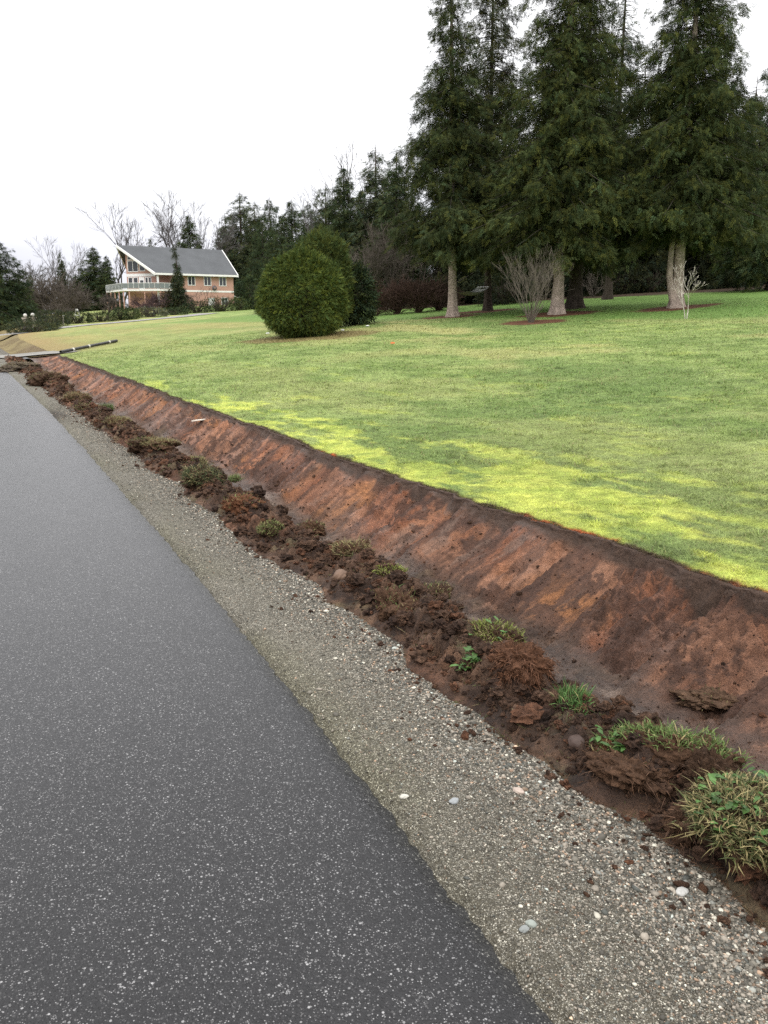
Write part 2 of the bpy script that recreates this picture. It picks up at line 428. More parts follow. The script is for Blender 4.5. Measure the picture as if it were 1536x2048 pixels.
lawn = tag(mk('lawn', np.stack([XX, YY, ZZ], -1).reshape(-1, 3), grid(*XX.shape)[:, ::-1], M_lawn, col=col.reshape(-1, 3), smooth=True), kind='structure')
# ground under everything, out to the horizon on the road's far side
gx = np.concatenate([-graded(4.9, 900, .6, 6, .12, at=4.9)[::-1], np.array([-4.5, 1, 3.4, 4.4, 7])])
gx = np.unique(np.round(gx, 3)); gx = gx[gx <= 7]
gy = graded(-60, 900, 1.2, 10, .06)
GX, GY = np.meshgrid(gx, gy, indexing='ij')
GZ = np.where(GX > -4.8, -.75, -.06 + .03 * (fbm(GX * .5, GY * .5, 91, 3) - .5) - .12 * sst(-4.9, -7, GX) + .02 * np.maximum(-GX - 12, 0) * sst(30, 120, GY))
gcol = mixc((.06, .085, .03), (.16, .14, .06), sst(.35, .65, fbm(GX * .3, GY * .2, 93, 4)))
tag(mk('ground', np.stack([GX, GY, GZ], -1).reshape(-1, 3), grid(*GX.shape), M_lawn, col=gcol.reshape(-1, 3), smooth=True), kind='structure')

# ------------------------------------------------------------------ road
M_asphalt = aggregate_mat('wet_chip_seal', (230, 130), [(.009, .0088, .0088), (.020, .0195, .0195), (.062, .060, .059), (.27, .265, .26)], (.0115, .011, .0115), (.45, .19), .42, .16, (.0024, .0032), tintscale=.8, tintamt=.14, film=.52)
ry = graded(-2, 400, .018, 5, .012)
s = np.concatenate([np.linspace(0, .9, 20)[:-1], np.linspace(.9, 1, 12)])
RY, RS = np.meshgrid(ry, s, indexing='ij')
ed = edge(RY); RX = -4.9 + (ed + 4.9) * RS
RZ = .012 * (fbm(RX * .7, RY * .35, 101, 3) - .5) - .014 * sst(.07, .0, ed - RX)
rc = np.ones(RX.shape + (3,)) * (.80 + .32 * fbm(RX * .8, RY * .2, 103, 3) + .10 * np.cos((RX + 1.1) * 3.4) + .16 * (fbm(RX * 2.5, RY * 1.2, 106, 4) - .5))[..., None]
rc = mixc(rc, (.72, .73, .74), sst(.26, .0, ed - RX + .12 * (fbm(RX * 5, RY * 3, 107, 3) - .5)) * .8)                           # darker, oily strip at the pavement's edge
rc = mixc(rc, (.95, .92, .68), sst(.05, .0, ed - RX + .05 * (fbm(RX * 20, RY * 12, 104, 3) - .5)) * .6)
mud = np.exp(-((RY - 15.2 - 1.5 * (fbm(RX * 3, RY * 3, 105, 3) - .5)) / .9) ** 2) * sst(.5, .05, ed - RX)
rc = mixc(rc, (.9, .75, .62), mud * .8)
tag(mk('road', np.stack([RX, RY, RZ], -1).reshape(-1, 3), grid(*RX.shape)[:, ::-1], M_asphalt, col=rc.reshape(-1, 3), smooth=True), kind='structure')

# ------------------------------------------------------------------ gravel shoulder
M_fines = aggregate_mat('packed_gravel', (260, 150), [(.06, .057, .050), (.11, .105, .093), (.18, .172, .155), (.34, .325, .295)], (.052, .047, .037), (.62, .25), .8, .3, (.003, .006), tintscale=.9, tintamt=.12)
def shoulder_z(X, Y):
    return .004 - .045 * sst(0, .75, X - edge(Y)) + .018 * (fbm(X * 3, Y * 2, 111, 3) - .5) - .035 * sst(.05, 0, X - edge(Y))
gy = graded(-2, 400, .018, 5, .012)
s = np.linspace(-.06, 1, 40)
GY, GS = np.meshgrid(gy, s, indexing='ij'); GX = edge(GY) + GS * .95
GZ = shoulder_z(GX, GY)
gc = np.ones(GX.shape + (3,))
dd = GX - edge(GY)
gc = gc * np.array((1.68, 1.64, 1.50))
gc = mixc(gc, (1.25, 1.25, .82), np.exp(-(dd / .20) ** 2) * .45 * sst(.35, .65, fbm(GX * 2.5, GY * 1.2, 113, 4)))        # mossy by the road
gc = mixc(gc, (.62, .52, .42), sst(.50, .70, dd + .3 * (fbm(GX * 4, GY * 3, 115, 3) - .5)) * .5)
gc = mixc(gc, (.50, .42, .36), np.exp(-((GY - 15.0) / .9) ** 2 - ((dd - .05) / .22) ** 2) * 1.0)
tag(mk('gravel_shoulder', np.stack([GX, GY, GZ], -1).reshape(-1, 3), grid(*GX.shape)[:, ::-1], M_fines, col=gc.reshape(-1, 3), smooth=True), kind='structure')
def stonecol(r, n):
    t = r.uniform(0, 1, n)[:, None]; g = r.uniform(0, 1, n)[:, None]
    c = np.where(t < .38, (.055, .052, .046), np.where(t < .70, (.115, .108, .096), np.where(t < .95, (.22, .20, .18), (.42, .41, .375))))
    c = c * (.85 + .62 * g) * np.array((1.02, 1.0, .95))
    return c * np.where(r.uniform(0, 1, n)[:, None] < .10, (1.15, .88, .70), np.where(r.uniform(0, 1, n)[:, None] < .12, (.88, .98, 1.0), (1, .98, .92)))
r = rs(7)
n = 230000
yy = .6 * np.exp(r.uniform(0, math.log(17 / .6), n)); dd = .93 * r.uniform(0, 1, n) ** .75
xx = edge(yy) + dd
keep = r.uniform(0, 1, n) < np.clip(.30 + .9 * sst(.1, .7, dd) + .7 * (fbm(xx * 3, yy * 2, 117, 3) - .5), 0, 1)
xx, yy, dd = xx[keep], yy[keep], dd[keep]; n = len(xx)
sz = np.exp(r.normal(math.log(.0027), .38, n)) * (1 + .55 * sst(.2, .7, dd)) * np.clip(.8 + yy * .07, .9, 1.9)
sz = np.clip(sz, .0015, .014)
big = r.uniform(0, 1, n) < .0014; sz[big] = r.uniform(.008, .017, big.sum())
V, F, cc = stones(np.stack([xx, yy, shoulder_z(xx, yy) + sz * .22], -1), sz, .62, 8, stonecol(r, n))
M_stone = mat('pebbles', rough=.7, spec=.35, noise=((90, .18),))
tag(mk('gravel', V, F, M_stone, col=cc, smooth=True), kind='stuff')

# ------------------------------------------------------------------ freshly dug ditch
PROF = np.array([(0, 1.80, -.05), (.12, 1.91, .02), (.28, 2.04, .070), (.44, 2.17, .06), (.58, 2.27, -.02), (.78, 2.39, -.19), (1.0, 2.54, -.32), (1.38, 2.96, -.42),
                 (1.52, 3.14, -.37), (1.90, 3.46, -.18), (2.20, 3.70, -.005), (2.26, 3.765, .035), (2.30, 3.785, .05), (2.38, 3.80, .105)])
dy = graded(-.6, 38.4, .0095, 4.0, .0052)
ss = np.concatenate([np.linspace(0, 2.26, 285)[:-1], np.linspace(2.26, 2.38, 14)])
DY, DS = np.meshgrid(dy, ss, indexing='ij')
def ditch(DS, DY):
    px = np.interp(DS, PROF[:, 0], PROF[:, 1]); pz = np.interp(DS, PROF[:, 0], PROF[:, 2])
    shift = (lip(DY) - 3.80)
    X = px + shift * sst(.9, 2.2, DS)
    berm = sst(.02, .2, DS) * sst(.88, .50, DS); bank = sst(1.36, 1.6, DS) * sst(2.32, 2.2, DS); floor = sst(.75, 1.05, DS) * sst(1.62, 1.35, DS); cut = sst(2.16, 2.27, DS)
    hb = fbm(DY * .55, DS * .8, 121, 3)
    lump = 1 - np.abs(2 * fbm(DY * 3.1, X * 3.3, 122, 4) - 1)
    fine = fbm(DY * 15, X * 15, 124, 4) - .5
    wx = X + .03 * (fbm(DY * 6, X * 6, 181, 3) - .5); d1, i1 = domes(DY, wx, .26, 182); d2, i2 = domes(DY + 3, wx, .11, 184); d3, i3 = domes(DY + 7, wx, .045, 186)
    Z = pz + berm * ((hb - .5) * .18 + d1 * .27 - .035 + (d2 - .04) * .62 + (d3 - .015) * .8 + fine * .16)
    X = X + berm * ((fbm(DY * 2.3, DS * 2, 126, 3) - .5) * .20 + (fbm(DY * 11, DS * 9, 127, 3) - .5) * .07) - .26 * sst(1.0, .3, DS) * (fbm(DY * 1.1, 0 * DY, 128, 3) - .40) - .10 * sst(.6, .1, DS) * (fbm(DY * 5, 0 * DY, 129, 3) - .5)
    # scrapes of the digging bucket: tilted planes with ragged steps, running down the bank
    q = DY + .10 * (DS - 1.9) + .22 * (fbm(DY * .7, DS * 1.2, 131, 3) - .5)
    w = q / .62 + .6 * (fbm(q * .5, 0 * q, 132, 2) - .5); fr = w - np.floor(w)
    st = (fr - .5) * .11 * (.4 + 1.2 * _hash(np.floor(w), np.zeros_like(w), 133)) + .05 * (_hash(np.floor(w), np.ones_like(w), 134) - .5)
    comb = (fbm(q * 9, DS * 1.1, 135, 5, .6) - .5) * .085
    rag = sst(.45, .62, fbm(DY * 2.2, DS * 2.4, 136, 4))
    Z = Z + bank * ((d3 - .015) * .5 * rag + st + comb * (.5 + rag) + fine * .13 * rag + (fbm(DY * .9, DS * 1.3, 137, 3) - .5) * .10)
    clod = 1 - np.abs(2 * fbm(DY * 5, X * 6, 141, 4) - 1)
    Z = Z + floor * ((clod - .72) * .06 + fine * .05 + (d2 - .04) * .28 * rag + (d3 - .015) * .35 + (fbm(DY * .8, 0 * DY, 142, 2) - .5) * .10)
    X = X - cut * sst(2.385, 2.33, DS) * (.05 * fbm(DY * 9, DS * 14, 143, 4)) 
    Z = Z + cut * sst(2.38, 2.3, DS) * fine * .02
    top = H(lip(DY), DY) - .008
    Z = np.where(DS > 2.26, Z * (1 - sst(2.26, 2.38, DS)) + top * sst(2.26, 2.38, DS), Z)
    end = sst(36.2, 38.3, DY)
    Z = Z * (1 - end) + np.maximum(Z, .02 + .08 * sst(1.2, 2.3, DS)) * end
    return X, Z, dict(berm=berm, bank=bank, floor=floor, cut=cut, lump=lump, fine=fine, rag=rag, q=q, fr=fr, w=w, X=X, i1=i1, i2=i2, i3=i3, d3=d3)
DX, DZ, g = ditch(DS, DY)
n1 = fbm(DY * 1.1, DS * 1.3, 151, 4); n2 = fbm(DY * 6, DS * 6, 152, 4); n3 = fbm(g['q'] * 5, DS * .8, 153, 4)
soil = mixc((.040, .022, .014), (.105, .058, .034), sst(.3, .7, n2)); soil = mixc(soil, (.150, .066, .034), sst(.5, .68, n1) * .7); soil = mixc(soil, (.12, .095, .050), sst(.58, .68, fbm(DY * 3, DS * 4, 163, 4)) * .6)
red = mixc((.205, .078, .038), (.310, .140, .078), sst(.35, .65, n3)); red = mixc(red, (.27, .160, .115), sst(.50, .64, fbm(DY * .8, DS * 1.1, 154, 3)) * .4)
red = mixc(red, (.27, .110, .036), sst(.55, .7, fbm(DY * 1.4, DS * 1.7, 155, 3)) * .7)
dark = (.068, .034, .022)
wd = .5 * (fbm(DY * 3, DS * 3, 171, 4) - .5)
streak = sst(.51, .60, fbm(g['q'] * 4.2 + wd, DS * 1.2 + wd, 156, 6, .65)) * .65
fines = sst(.55, .63, fbm(g['q'] * 13, DS * 2.0, 172, 5, .6)) * .55
crumb = sst(.49, .54, fbm(DY * 9 + wd, DS * 6 + wd, 157, 6, .65)) * sst(.43, .55, fbm(g['q'] * 1.5, DS * .8, 158, 3))
tone = _hash(np.floor(g['w']), np.floor(g['w']) * 0 + 5, 173)
red = np.clip(red * np.array((.84, .82, .76)) * (.82 + .52 * tone)[..., None], 0, 1)
bk = mixc(mixc(mixc(red, dark, fines), dark, streak), dark, crumb * .85)
bk = mixc(bk, dark, sst(.88, .98, g['fr'] + .2 * (n2 - .5)) * .65)
bk = mixc(bk, (.21, .14, .105), sst(.60, .66, fbm(g['q'] * 6, DS * 2.2, 174, 5, .6)) * sst(.5, .6, fbm(DY * .9, DS, 175, 2)) * .4)
bk = bk * (.8 + .4 * g['i3'])[..., None]
bk = mixc(bk, (.085, .050, .034), sst(1.66, 1.44, DS + .25 * (n2 - .5)) * .75)
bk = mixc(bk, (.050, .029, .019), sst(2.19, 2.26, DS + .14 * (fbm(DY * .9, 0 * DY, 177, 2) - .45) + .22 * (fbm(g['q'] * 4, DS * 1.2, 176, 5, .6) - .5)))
fl = mixc((.066, .042, .030), (.150, .108, .082), sst(.45, .62, fbm(DY * 2.2, DS * 2.5, 159, 5)))
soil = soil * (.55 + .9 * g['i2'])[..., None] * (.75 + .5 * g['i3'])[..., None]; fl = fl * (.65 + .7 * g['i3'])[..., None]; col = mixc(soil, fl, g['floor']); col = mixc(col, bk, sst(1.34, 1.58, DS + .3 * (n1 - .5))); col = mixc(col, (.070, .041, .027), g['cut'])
wetness = 1 - .80 * np.clip(sst(.42, .60, fbm(DY * 1.7, DS * 2.2, 161, 4)) * (g['floor'] + .75 * g['bank'] * (1 - crumb)), 0, 1)
M_soil = mat('dug_soil', rough=.95, spec=.45, noise=((26, .22), (120, .30)), bump=((24, .035), (70, .018), (170, .008)), wet=True)
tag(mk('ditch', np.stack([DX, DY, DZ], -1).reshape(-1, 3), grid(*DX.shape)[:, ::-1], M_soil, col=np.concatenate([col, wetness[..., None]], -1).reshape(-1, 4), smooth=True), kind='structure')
def ditch_at(s_, y_):
    X, Z, _ = ditch(np.atleast_1d(np.asarray(s_, float)), np.atleast_1d(np.asarray(y_, float)))
    return X, Z
# crumbled soil
r = rs(21); n = n_small = 26000
yy = .7 * np.exp(r.uniform(0, math.log(36 / .7), n)); sd = np.where(r.uniform(0, 1, n) < .62, np.clip(r.normal(.42, .26, n), -.02, 1.0), np.where(r.uniform(0, 1, n) < .6, r.uniform(.8, 1.6, n), r.uniform(1.5, 2.25, n)))
X, Z = ditch_at(np.clip(sd, 0, 2.2), yy)
X = np.where(sd < 0.06, X - np.abs(r.normal(0, .11, n)) * (1.6 * sst(.45, .75, fbm(yy * 1.5, 0 * yy, 191, 2))), X)
Z = np.where(X < 1.84, np.maximum(Z, shoulder_z(X, yy)), Z)
sz = np.exp(r.normal(math.log(.0055), .6, n)) * np.clip(.7 + yy * .07, .8, 2.4); sz = np.clip(sz * np.where(sd > 1.1, .6, 1), .002, .030)
sc = mixc(mixc((.036, .020, .013), (.095, .050, .029), r.uniform(0, 1, n)), (.15, .065, .034), (r.uniform(0, 1, n) < .12) * .7)
V, F, cc = stones(np.stack([X, yy, Z + sz * .25], -1), sz, .8, 22, sc)
M_crumb = mat('soil_crumbs', rough=.95, spec=.2, noise=((45, .35), (150, .35)), bump=((60, .03), (160, .015)))
# lumps of torn soil heaped along the berm
n = 3600; v0, f0 = icosub(2); yy = .8 * np.exp(r.uniform(0, math.log(36 / .8), n)); sd = np.clip(r.normal(.34, .18, n), -.04, .85); X, Z = ditch_at(np.clip(sd, 0, 2), yy); X = X - np.where(sd < .05, np.abs(r.normal(0, .05, n)), 0)
sz = np.exp(r.normal(math.log(.016), .5, n)) * np.clip(.75 + yy * .07, .85, 2.6); sz = np.clip(sz, .007, .05); sz[sd < .08] *= .6
sd3 = r.uniform(0, 99, (n, 1)); q0 = v0[None] + 0 * sd3[..., None]
nn = 1 + .5 * (_hash(np.arange(len(v0))[None] + 0 * sd3, np.arange(n)[:, None] * 1.0 + 0 * sd3, 5) - .5) + 1.0 * (fbm(q0[..., 0] * 1.3 + sd3, q0[..., 1] * 1.3 + q0[..., 2], 192, 2) - .5) + .9 * (fbm(q0[..., 0] * 3.4 + q0[..., 2] * 2 + sd3, q0[..., 1] * 3.4 - q0[..., 2] * 2, 193, 3) - .5)
P = q0 * nn[..., None] * (sz[:, None] * np.stack([r.uniform(.8, 1.3, n), r.uniform(.8, 1.3, n), r.uniform(.5, .9, n)], -1))[:, None] + np.stack([X, yy, Z + sz * .25], -1)[:, None]
lc = mixc(mixc((.034, .019, .013), (.088, .049, .030), r.uniform(0, 1, n)), (.12, .054, .029), (r.uniform(0, 1, n) < .15) * .7); pc = lc[:, None] * np.clip(.35 + 1.3 * (nn[..., None] - .5), .4, 1.7)
V = np.concatenate([V, P.reshape(-1, 3)]); F = np.concatenate([F, (f0[None] + (np.arange(n) * len(v0))[:, None, None] + n_small * 12).reshape(-1, 3)]); cc = np.concatenate([cc, pc.reshape(-1, 3)])
tag(mk('dirt', V, F, M_crumb, col=cc), kind='stuff')

# ------------------------------------------------------------------ lawn grass
r = rs(31); n = 520000
lr = r.uniform(math.log(3.9), math.log(42), n); rr = np.exp(lr); az = r.uniform(rad(2), rad(56), n)
xx = rr * np.sin(az); yy = rr * np.cos(az); tt = xx - lip(yy)
keep = (tt > -.01) & (yy < 37.5)
# a fringe hanging over the cut
nf = 26000; fy = 1.2 * np.exp(r.uniform(0, math.log(36 / 1.2), nf)); fx = lip(fy) + np.abs(r.normal(0, .02, nf)) - .012
xx = np.concatenate([xx[keep], fx]); yy = np.concatenate([yy[keep], fy]); n = len(xx); fringe = np.arange(n) >= n - nf
rr = np.hypot(xx, yy); ms = moss(xx, yy)
zz = H(xx, yy) + .022 * (fbm(xx * 6, yy * 6, 81, 3) - .5) * sst(40, 12, yy) + .03 * (fbm(xx * 1.7, yy * 1.7, 82, 3) - .5) - .004
tuft = fbm(xx * 5, yy * 5, 83, 3)
ln = np.where(fringe, .6, 1) * (.55 + .9 * fbm(xx * 11, yy * 11, 84, 2)) * (.016 + .020 * r.uniform(0, 1, n) ** 1.6 + .035 * sst(.56, .75, tuft)) * (1 - .35 * ms) * np.clip(rr / 12, 1, 1.25)
wd = .0026 * np.clip(rr / 4.5, 1, 9) * r.uniform(.7, 1.3, n)
a = r.uniform(0, 6.283, n); lean = r.uniform(.3, 1.6, n)
dr = norm(np.stack([np.cos(a) * lean, np.sin(a) * lean, np.ones(n)], -1)); bd = np.stack([np.cos(a + r.normal(0, .5, n)), np.sin(a), r.uniform(-.5, .1, n)], -1) * r.uniform(.2, .8, n)[:, None]
dr[fringe] = norm(np.stack([-np.abs(r.normal(.5, .3, nf)), r.normal(0, .5, nf), r.uniform(-.1, .9, nf)], -1)); bd[fringe] = np.stack([-r.uniform(0, .5, nf), r.normal(0, .3, nf), -r.uniform(.2, 1, nf)], -1)
mulch = np.zeros(n, bool)
for k, ma_, mb_ in MULCH:
    x, y, _ = TREEBASE[k]; mulch |= ((xx - x) / ma_) ** 2 + ((yy - y) / mb_) ** 2 < .95
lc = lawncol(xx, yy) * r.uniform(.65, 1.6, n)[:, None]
lc[r.uniform(0, 1, n) < .05] = (.28, .23, .11)
dk = fringe & (r.uniform(0, 1, n) < .25); lc[dk] = np.array((.075, .055, .028)) * r.uniform(.6, 1.5, dk.sum())[:, None]
lc = mixc(lc, (.62, .15, .045), paint(xx, yy) * .85)
kp = ~mulch
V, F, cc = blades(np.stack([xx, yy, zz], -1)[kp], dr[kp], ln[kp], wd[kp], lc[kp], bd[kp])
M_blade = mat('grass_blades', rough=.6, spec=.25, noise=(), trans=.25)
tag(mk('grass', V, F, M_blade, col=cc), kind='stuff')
# ------------------------------------------------------------------ plants
M_bark_pale = mat('pale_cedar_bark', rough=.95, spec=.1, noise=((3, .25), (16, .3)), bump=((9, .04), (40, .02)), base=(.37, .30, .25))
M_bark_dark = mat('dark_cedar_bark', rough=.95, spec=.1, noise=((3, .25), (16, .3)), bump=((9, .04),), base=(.070, .055, .045))
M_limb = mat('grey_limbs', rough=.95, spec=.1, noise=((5, .3),), base=(.055, .048, .040))
M_leaf = mat('cedar_foliage', rough=.75, spec=.07, noise=((.9, .16),), trans=.10, rnd=.10)
M_twig_grey = mat('grey_twigs', rough=.9, spec=.1, noise=((2, .2),), base=(.085, .076, .074))
M_twig_pale = mat('pale_twigs', rough=.9, spec=.1, noise=((2, .2),), base=(.135, .115, .092))
M_twig_brown = mat('brown_twigs', rough=.9, spec=.1, noise=((2, .2),), base=(.086, .072, .060))
M_twig_red = mat('red_brown_twigs', rough=.9, spec=.1, noise=((2, .25),), base=(.062, .038, .029))
M_birch = mat('white_bark', rough=.8, spec=.15, noise=((12, .35),), base=(.50, .46, .40))

def fan(k, w=.10, seed=0):
    """a flat drooping spray: side leaflets along an axis of length 1 (diamonds)"""
    r = rs(seed); V = []
    for i in range(k):
        t = .10 + .86 * i / (k - 1)
        sd = 1 if i % 2 else -1
        if i == k - 1: sd = 0
        b = np.array([t, 0, -.22 * t * t]); l = (.42 - .22 * t) * r.uniform(.8, 1.2)
        a = rad(48) * sd + r.normal(0, .12)
        d = np.array([math.cos(a), math.sin(a), -.30 + r.normal(0, .18)]); d /= np.linalg.norm(d)
        sdv = np.cross(d, [0, 0, 1]); sdv /= np.linalg.norm(sdv)
        V += [b, b + d * l * .5 + sdv * w * .5, b + d * l, b + d * l * .5 - sdv * w * .5]
    return np.array(V)
FAN9 = [fan(9, .12, 1), fan(9, .13, 2), fan(9, .11, 3)]
FANC = [fan(11, .075, 6), fan(11, .085, 7), fan(11, .07, 8), fan(11, .08, 9)]
FAN5 = [fan(5, .22, 4), fan(5, .24, 5)]
def sprays(pos, out, side_a, droop, roll, size, col, fans, seed):
    """place sprays: out = horizontal outward direction (n,2)"""
    r = rs(seed); n = len(pos)
    ca, sa = np.cos(side_a), np.sin(side_a)
    ox = out[:, 0] * ca - out[:, 1] * sa; oy = out[:, 0] * sa + out[:, 1] * ca
    cd, sd = np.cos(droop), np.sin(droop)
    X = np.stack([ox * cd, oy * cd, -sd], -1)
    Y0 = np.stack([-oy, ox, np.zeros(n)], -1); Z0 = np.cross(X, Y0)
    cr_, sr_ = np.cos(roll), np.sin(roll)
    Y = Y0 * cr_[:, None] + Z0 * sr_[:, None]; Z = np.cross(X, Y)
    V = np.empty((n, len(fans[0]), 3)); which = r.integers(0, len(fans), n)
    for k, f in enumerate(fans):
        i = which == k
        V[i] = f[None, :, 0, None] * X[i][:, None] + f[None, :, 1, None] * Y[i][:, None] + f[None, :, 2, None] * Z[i][:, None]
    V = V * size[:, None, None] + pos[:, None]
    m = len(fans[0])
    F = np.arange(n * m).reshape(-1, 4)
    return V.reshape(-1, 3), F, np.repeat(col, m, 0)
def leafcol(base, n, r, hue=None):
    c = np.asarray(base)[None] * np.exp(r.normal(0, .26, n))[:, None]
    y = r.uniform(0, 1, n)[:, None]
    return c * np.where(y < .30, (1.35, 1.12, .75), np.where(y > .85, (.8, .95, 1.15), (1, 1, 1)))

def conifer_geo(hgt, base, rmax, nb, ns, seed, size=.42, leaf=(.050, .072, .026), droop=.38, fans=None, shape=.8, lean=0, limb_r=.03, topw=.22, clump=.45, bare=0.0, curve=(0, 0)):
    """crown (V,F,col) and limbs (V,F) of a conifer whose trunk stands at the origin"""
    r = rs(seed)
    t = r.uniform(0, 1, nb) ** .92; t.sort()
    h = base + (hgt - base) * t * .985
    az = (np.arange(nb) * 2.39996 + r.normal(0, .4, nb))
    prof = np.minimum(1, .62 + t / .14 * .38) * (1 - t) ** shape + topw / rmax
    L = rmax * prof * (1 - clump + 2 * clump * fbm(az / 6.283 * 5, h * .55, seed, 3)) * r.uniform(.75, 1.12, nb)
    o = np.stack([np.cos(az), np.sin(az)], -1)
    ax = lambda hh: np.stack([lean * hh + curve[0] * np.sin(hh / hgt * 3.1), curve[1] * np.sin(hh / hgt * 3.1)], -1)
    def along(b, s):
        """point on branch b at share s of its length: leaves level, sags, tip lifts a little"""
        q = s * L[b]
        z = h[b] + .16 * q - droop * L[b] * s ** 1.6 + .18 * L[b] * np.clip(s - .72, 0, 1) ** 1.2 - (.2 * (1 - t[b])) * q
        p = ax(h[b])
        return np.stack([p[:, 0] + o[b, 0] * q, p[:, 1] + o[b, 1] * q, z], -1)
    b = np.arange(nb); S5 = np.linspace(0, .96, 6)
    P0, P1, R0, R1 = [], [], [], []
    for i in range(5):
        P0.append(along(b, np.full(nb, S5[i]))); P1.append(along(b, np.full(nb, S5[i + 1])))
        k = limb_r * (.35 + .65 * L / rmax); R0.append(k * (1 - S5[i] * .9)); R1.append(k * (1 - S5[i + 1] * .9))
    LV, LF = tubes(np.concatenate(P0), np.concatenate(P1), np.concatenate(R0), np.concatenate(R1), 4)
    live = r.uniform(0, 1, nb) > bare
    w = np.where(live, L ** 1.25 + .05, 0); bi = r.choice(nb, ns, p=w / w.sum())
    nc = max(300, ns // 16); cb = r.choice(nb, nc, p=w / w.sum()); cs = .03 + .97 * r.uniform(0, 1, nc) ** .85; co = r.normal(0, .55, nc)
    ci = r.integers(0, nc, ns); bi = cb[ci]; s = np.clip(cs[ci] + r.normal(0, .055, ns), .03, 1.06)
    p = along(bi, s)
    spread = .34 * L[bi] * np.clip(1.15 - s, .12, 1) * co[ci] + r.normal(0, .13 * size / .45, ns)
    perp = np.stack([-o[bi, 1], o[bi, 0]], -1)
    p[:, :2] += perp * spread[:, None]
    p[:, 2] += -np.abs(spread) * .35 - r.exponential(.14, ns) * size / .42 + r.normal(0, .07, ns)
    sz = size * r.uniform(.6, 1.25, ns) * (.55 + .45 * (1 - t[bi]) + .0)
    c = leafcol(np.asarray(leaf), ns, r) * np.exp(r.normal(0, .20, nc))[ci][:, None] * np.exp(.45 * (fbm(az[bi] * 2.2, h[bi] * .9, seed + 5, 3) - .5))[:, None]
    V, F, cc = sprays(p, o[bi], r.normal(0, .75, ns) + np.sign(spread) * .5, r.normal(.58, .45, ns), r.normal(0, .9, ns), sz, c, fans or FANC, seed + 9)
    return (V, F, cc), (LV, LF)
def trunk_mesh(hgt, r0, seed, lean=0, curve=(0, 0), flare=.55, n=18, fluted=.10):
    r = rs(seed)
    z = np.concatenate([np.linspace(-.25, 1.2, 12), np.linspace(1.6, hgt, 16)])
    k = np.clip(1 - z / hgt, .03, 1)
    rr = r0 * (k ** .8) * (1 + flare * np.exp(-np.clip(z, 0, None) / .38))
    th = np.arange(n) * 2 * np.pi / n
    fl = 1 + fluted * np.exp(-np.clip(z, 0, None) / .9)[:, None] * np.sin(th * 5 + seed)[None] * 2.2 + .05 * (vn(th[None] * 3 + 0 * z[:, None], z[:, None] * 1.3, seed) - .5)
    pts = np.stack([lean * z + curve[0] * np.sin(z / hgt * 3.1), curve[1] * np.sin(z / hgt * 3.1), z], -1)
    return pathtube(pts, rr[:, None] * fl, n)
def conifer(name, label, cat, loc, hgt, base, rmax, nb, ns, seed, r0=.26, bark=None, group=None, rz=0, **kw):
    (V, F, cc), (LV, LF) = conifer_geo(hgt, base, rmax, nb, ns, seed, **kw)
    root = tag(empty(name, loc, rz), label, cat, group)
    tv, tf = trunk_mesh(hgt, r0, seed, kw.get('lean', 0), kw.get('curve', (0, 0)))
    mk('trunk', tv, tf, bark or M_bark_pale, root, smooth=True)
    mk('limbs', LV, LF, M_limb, root)
    mk('crown', V, F, M_leaf, root, col=cc)
    return root

def branching(seed, n0, length, r0, depth, spread, up, kids=(2, 4), shrink=.72, start=(0, 0, 0), dir0=None, gnarl=.18, nseg=3, side=.5, minr=.004, fork=.35):
    """bare branches: returns P0,P1,R0,R1"""
    r = rs(seed); segs = []
    def grow(p, d, L, R, k):
        pts = [p]
        for i in range(nseg):
            d = d + r.normal(0, gnarl, 3); d[2] += up * .25; d /= np.linalg.norm(d)
            q = p + d * L / nseg
            ra, rb = R * (1 - .45 * i / nseg), R * (1 - .45 * (i + 1) / nseg)
            segs.append((p, q, max(ra, minr), max(rb, minr * .8))); p = q; pts.append((p, d.copy()))
        if k == 0: return
        for j in range(r.integers(kids[0], kids[1] + 1)):
            pj, dj = pts[r.integers(1, nseg + 1)] if r.uniform() < side else pts[-1]
            a = norm(r.normal(0, 1, 3)[None])[0]; a = a - dj * a.dot(dj); a /= np.linalg.norm(a) + 1e-9
            th = spread * r.uniform(.6, 1.35)
            nd = dj * math.cos(th) + a * math.sin(th)
            grow(pj, nd, L * shrink * r.uniform(.75, 1.2), R * .58, k - 1)
    for i in range(n0):
        d = np.array(dir0) if dir0 is not None else np.array([0, 0, 1.])
        if n0 > 1:
            a = i * 2.39996 + r.normal(0, .3); th = fork * r.uniform(.15, 1.0) ** .6
            d = np.array([math.cos(a) * math.sin(th), math.sin(a) * math.sin(th), math.cos(th)])
        grow(np.array(start, float) + np.array([d[0], d[1], 0]) * r0 * (1.2 if n0 > 1 else 0), d, length * r.uniform(.85, 1.1), r0 * r.uniform(.75, 1.1), depth)
    P0, P1, R0, R1 = zip(*segs)
    return np.array(P0), np.array(P1), np.array(R0), np.array(R1)
def bare_tree(name, label, cat, loc, m, seed, group=None, rz=0, sc=1, split=.35, **kw):
    P0, P1, R0, R1 = branching(seed, **kw)
    root = tag(empty(name, loc, rz, sc), label, cat, group)
    big = R0 > kw['r0'] * split
    P0[:, 2] -= (P0[:, 2] < .01) * .2
    V, F = tubes(P0[big], P1[big], R0[big], R1[big], 7); mk('trunk' if kw['n0'] == 1 else 'stems', V, F, m, root, smooth=True)
    V, F = tubes(P0[~big], P1[~big], R0[~big], R1[~big], 3); mk('twigs', V, F, m, root)
    return root
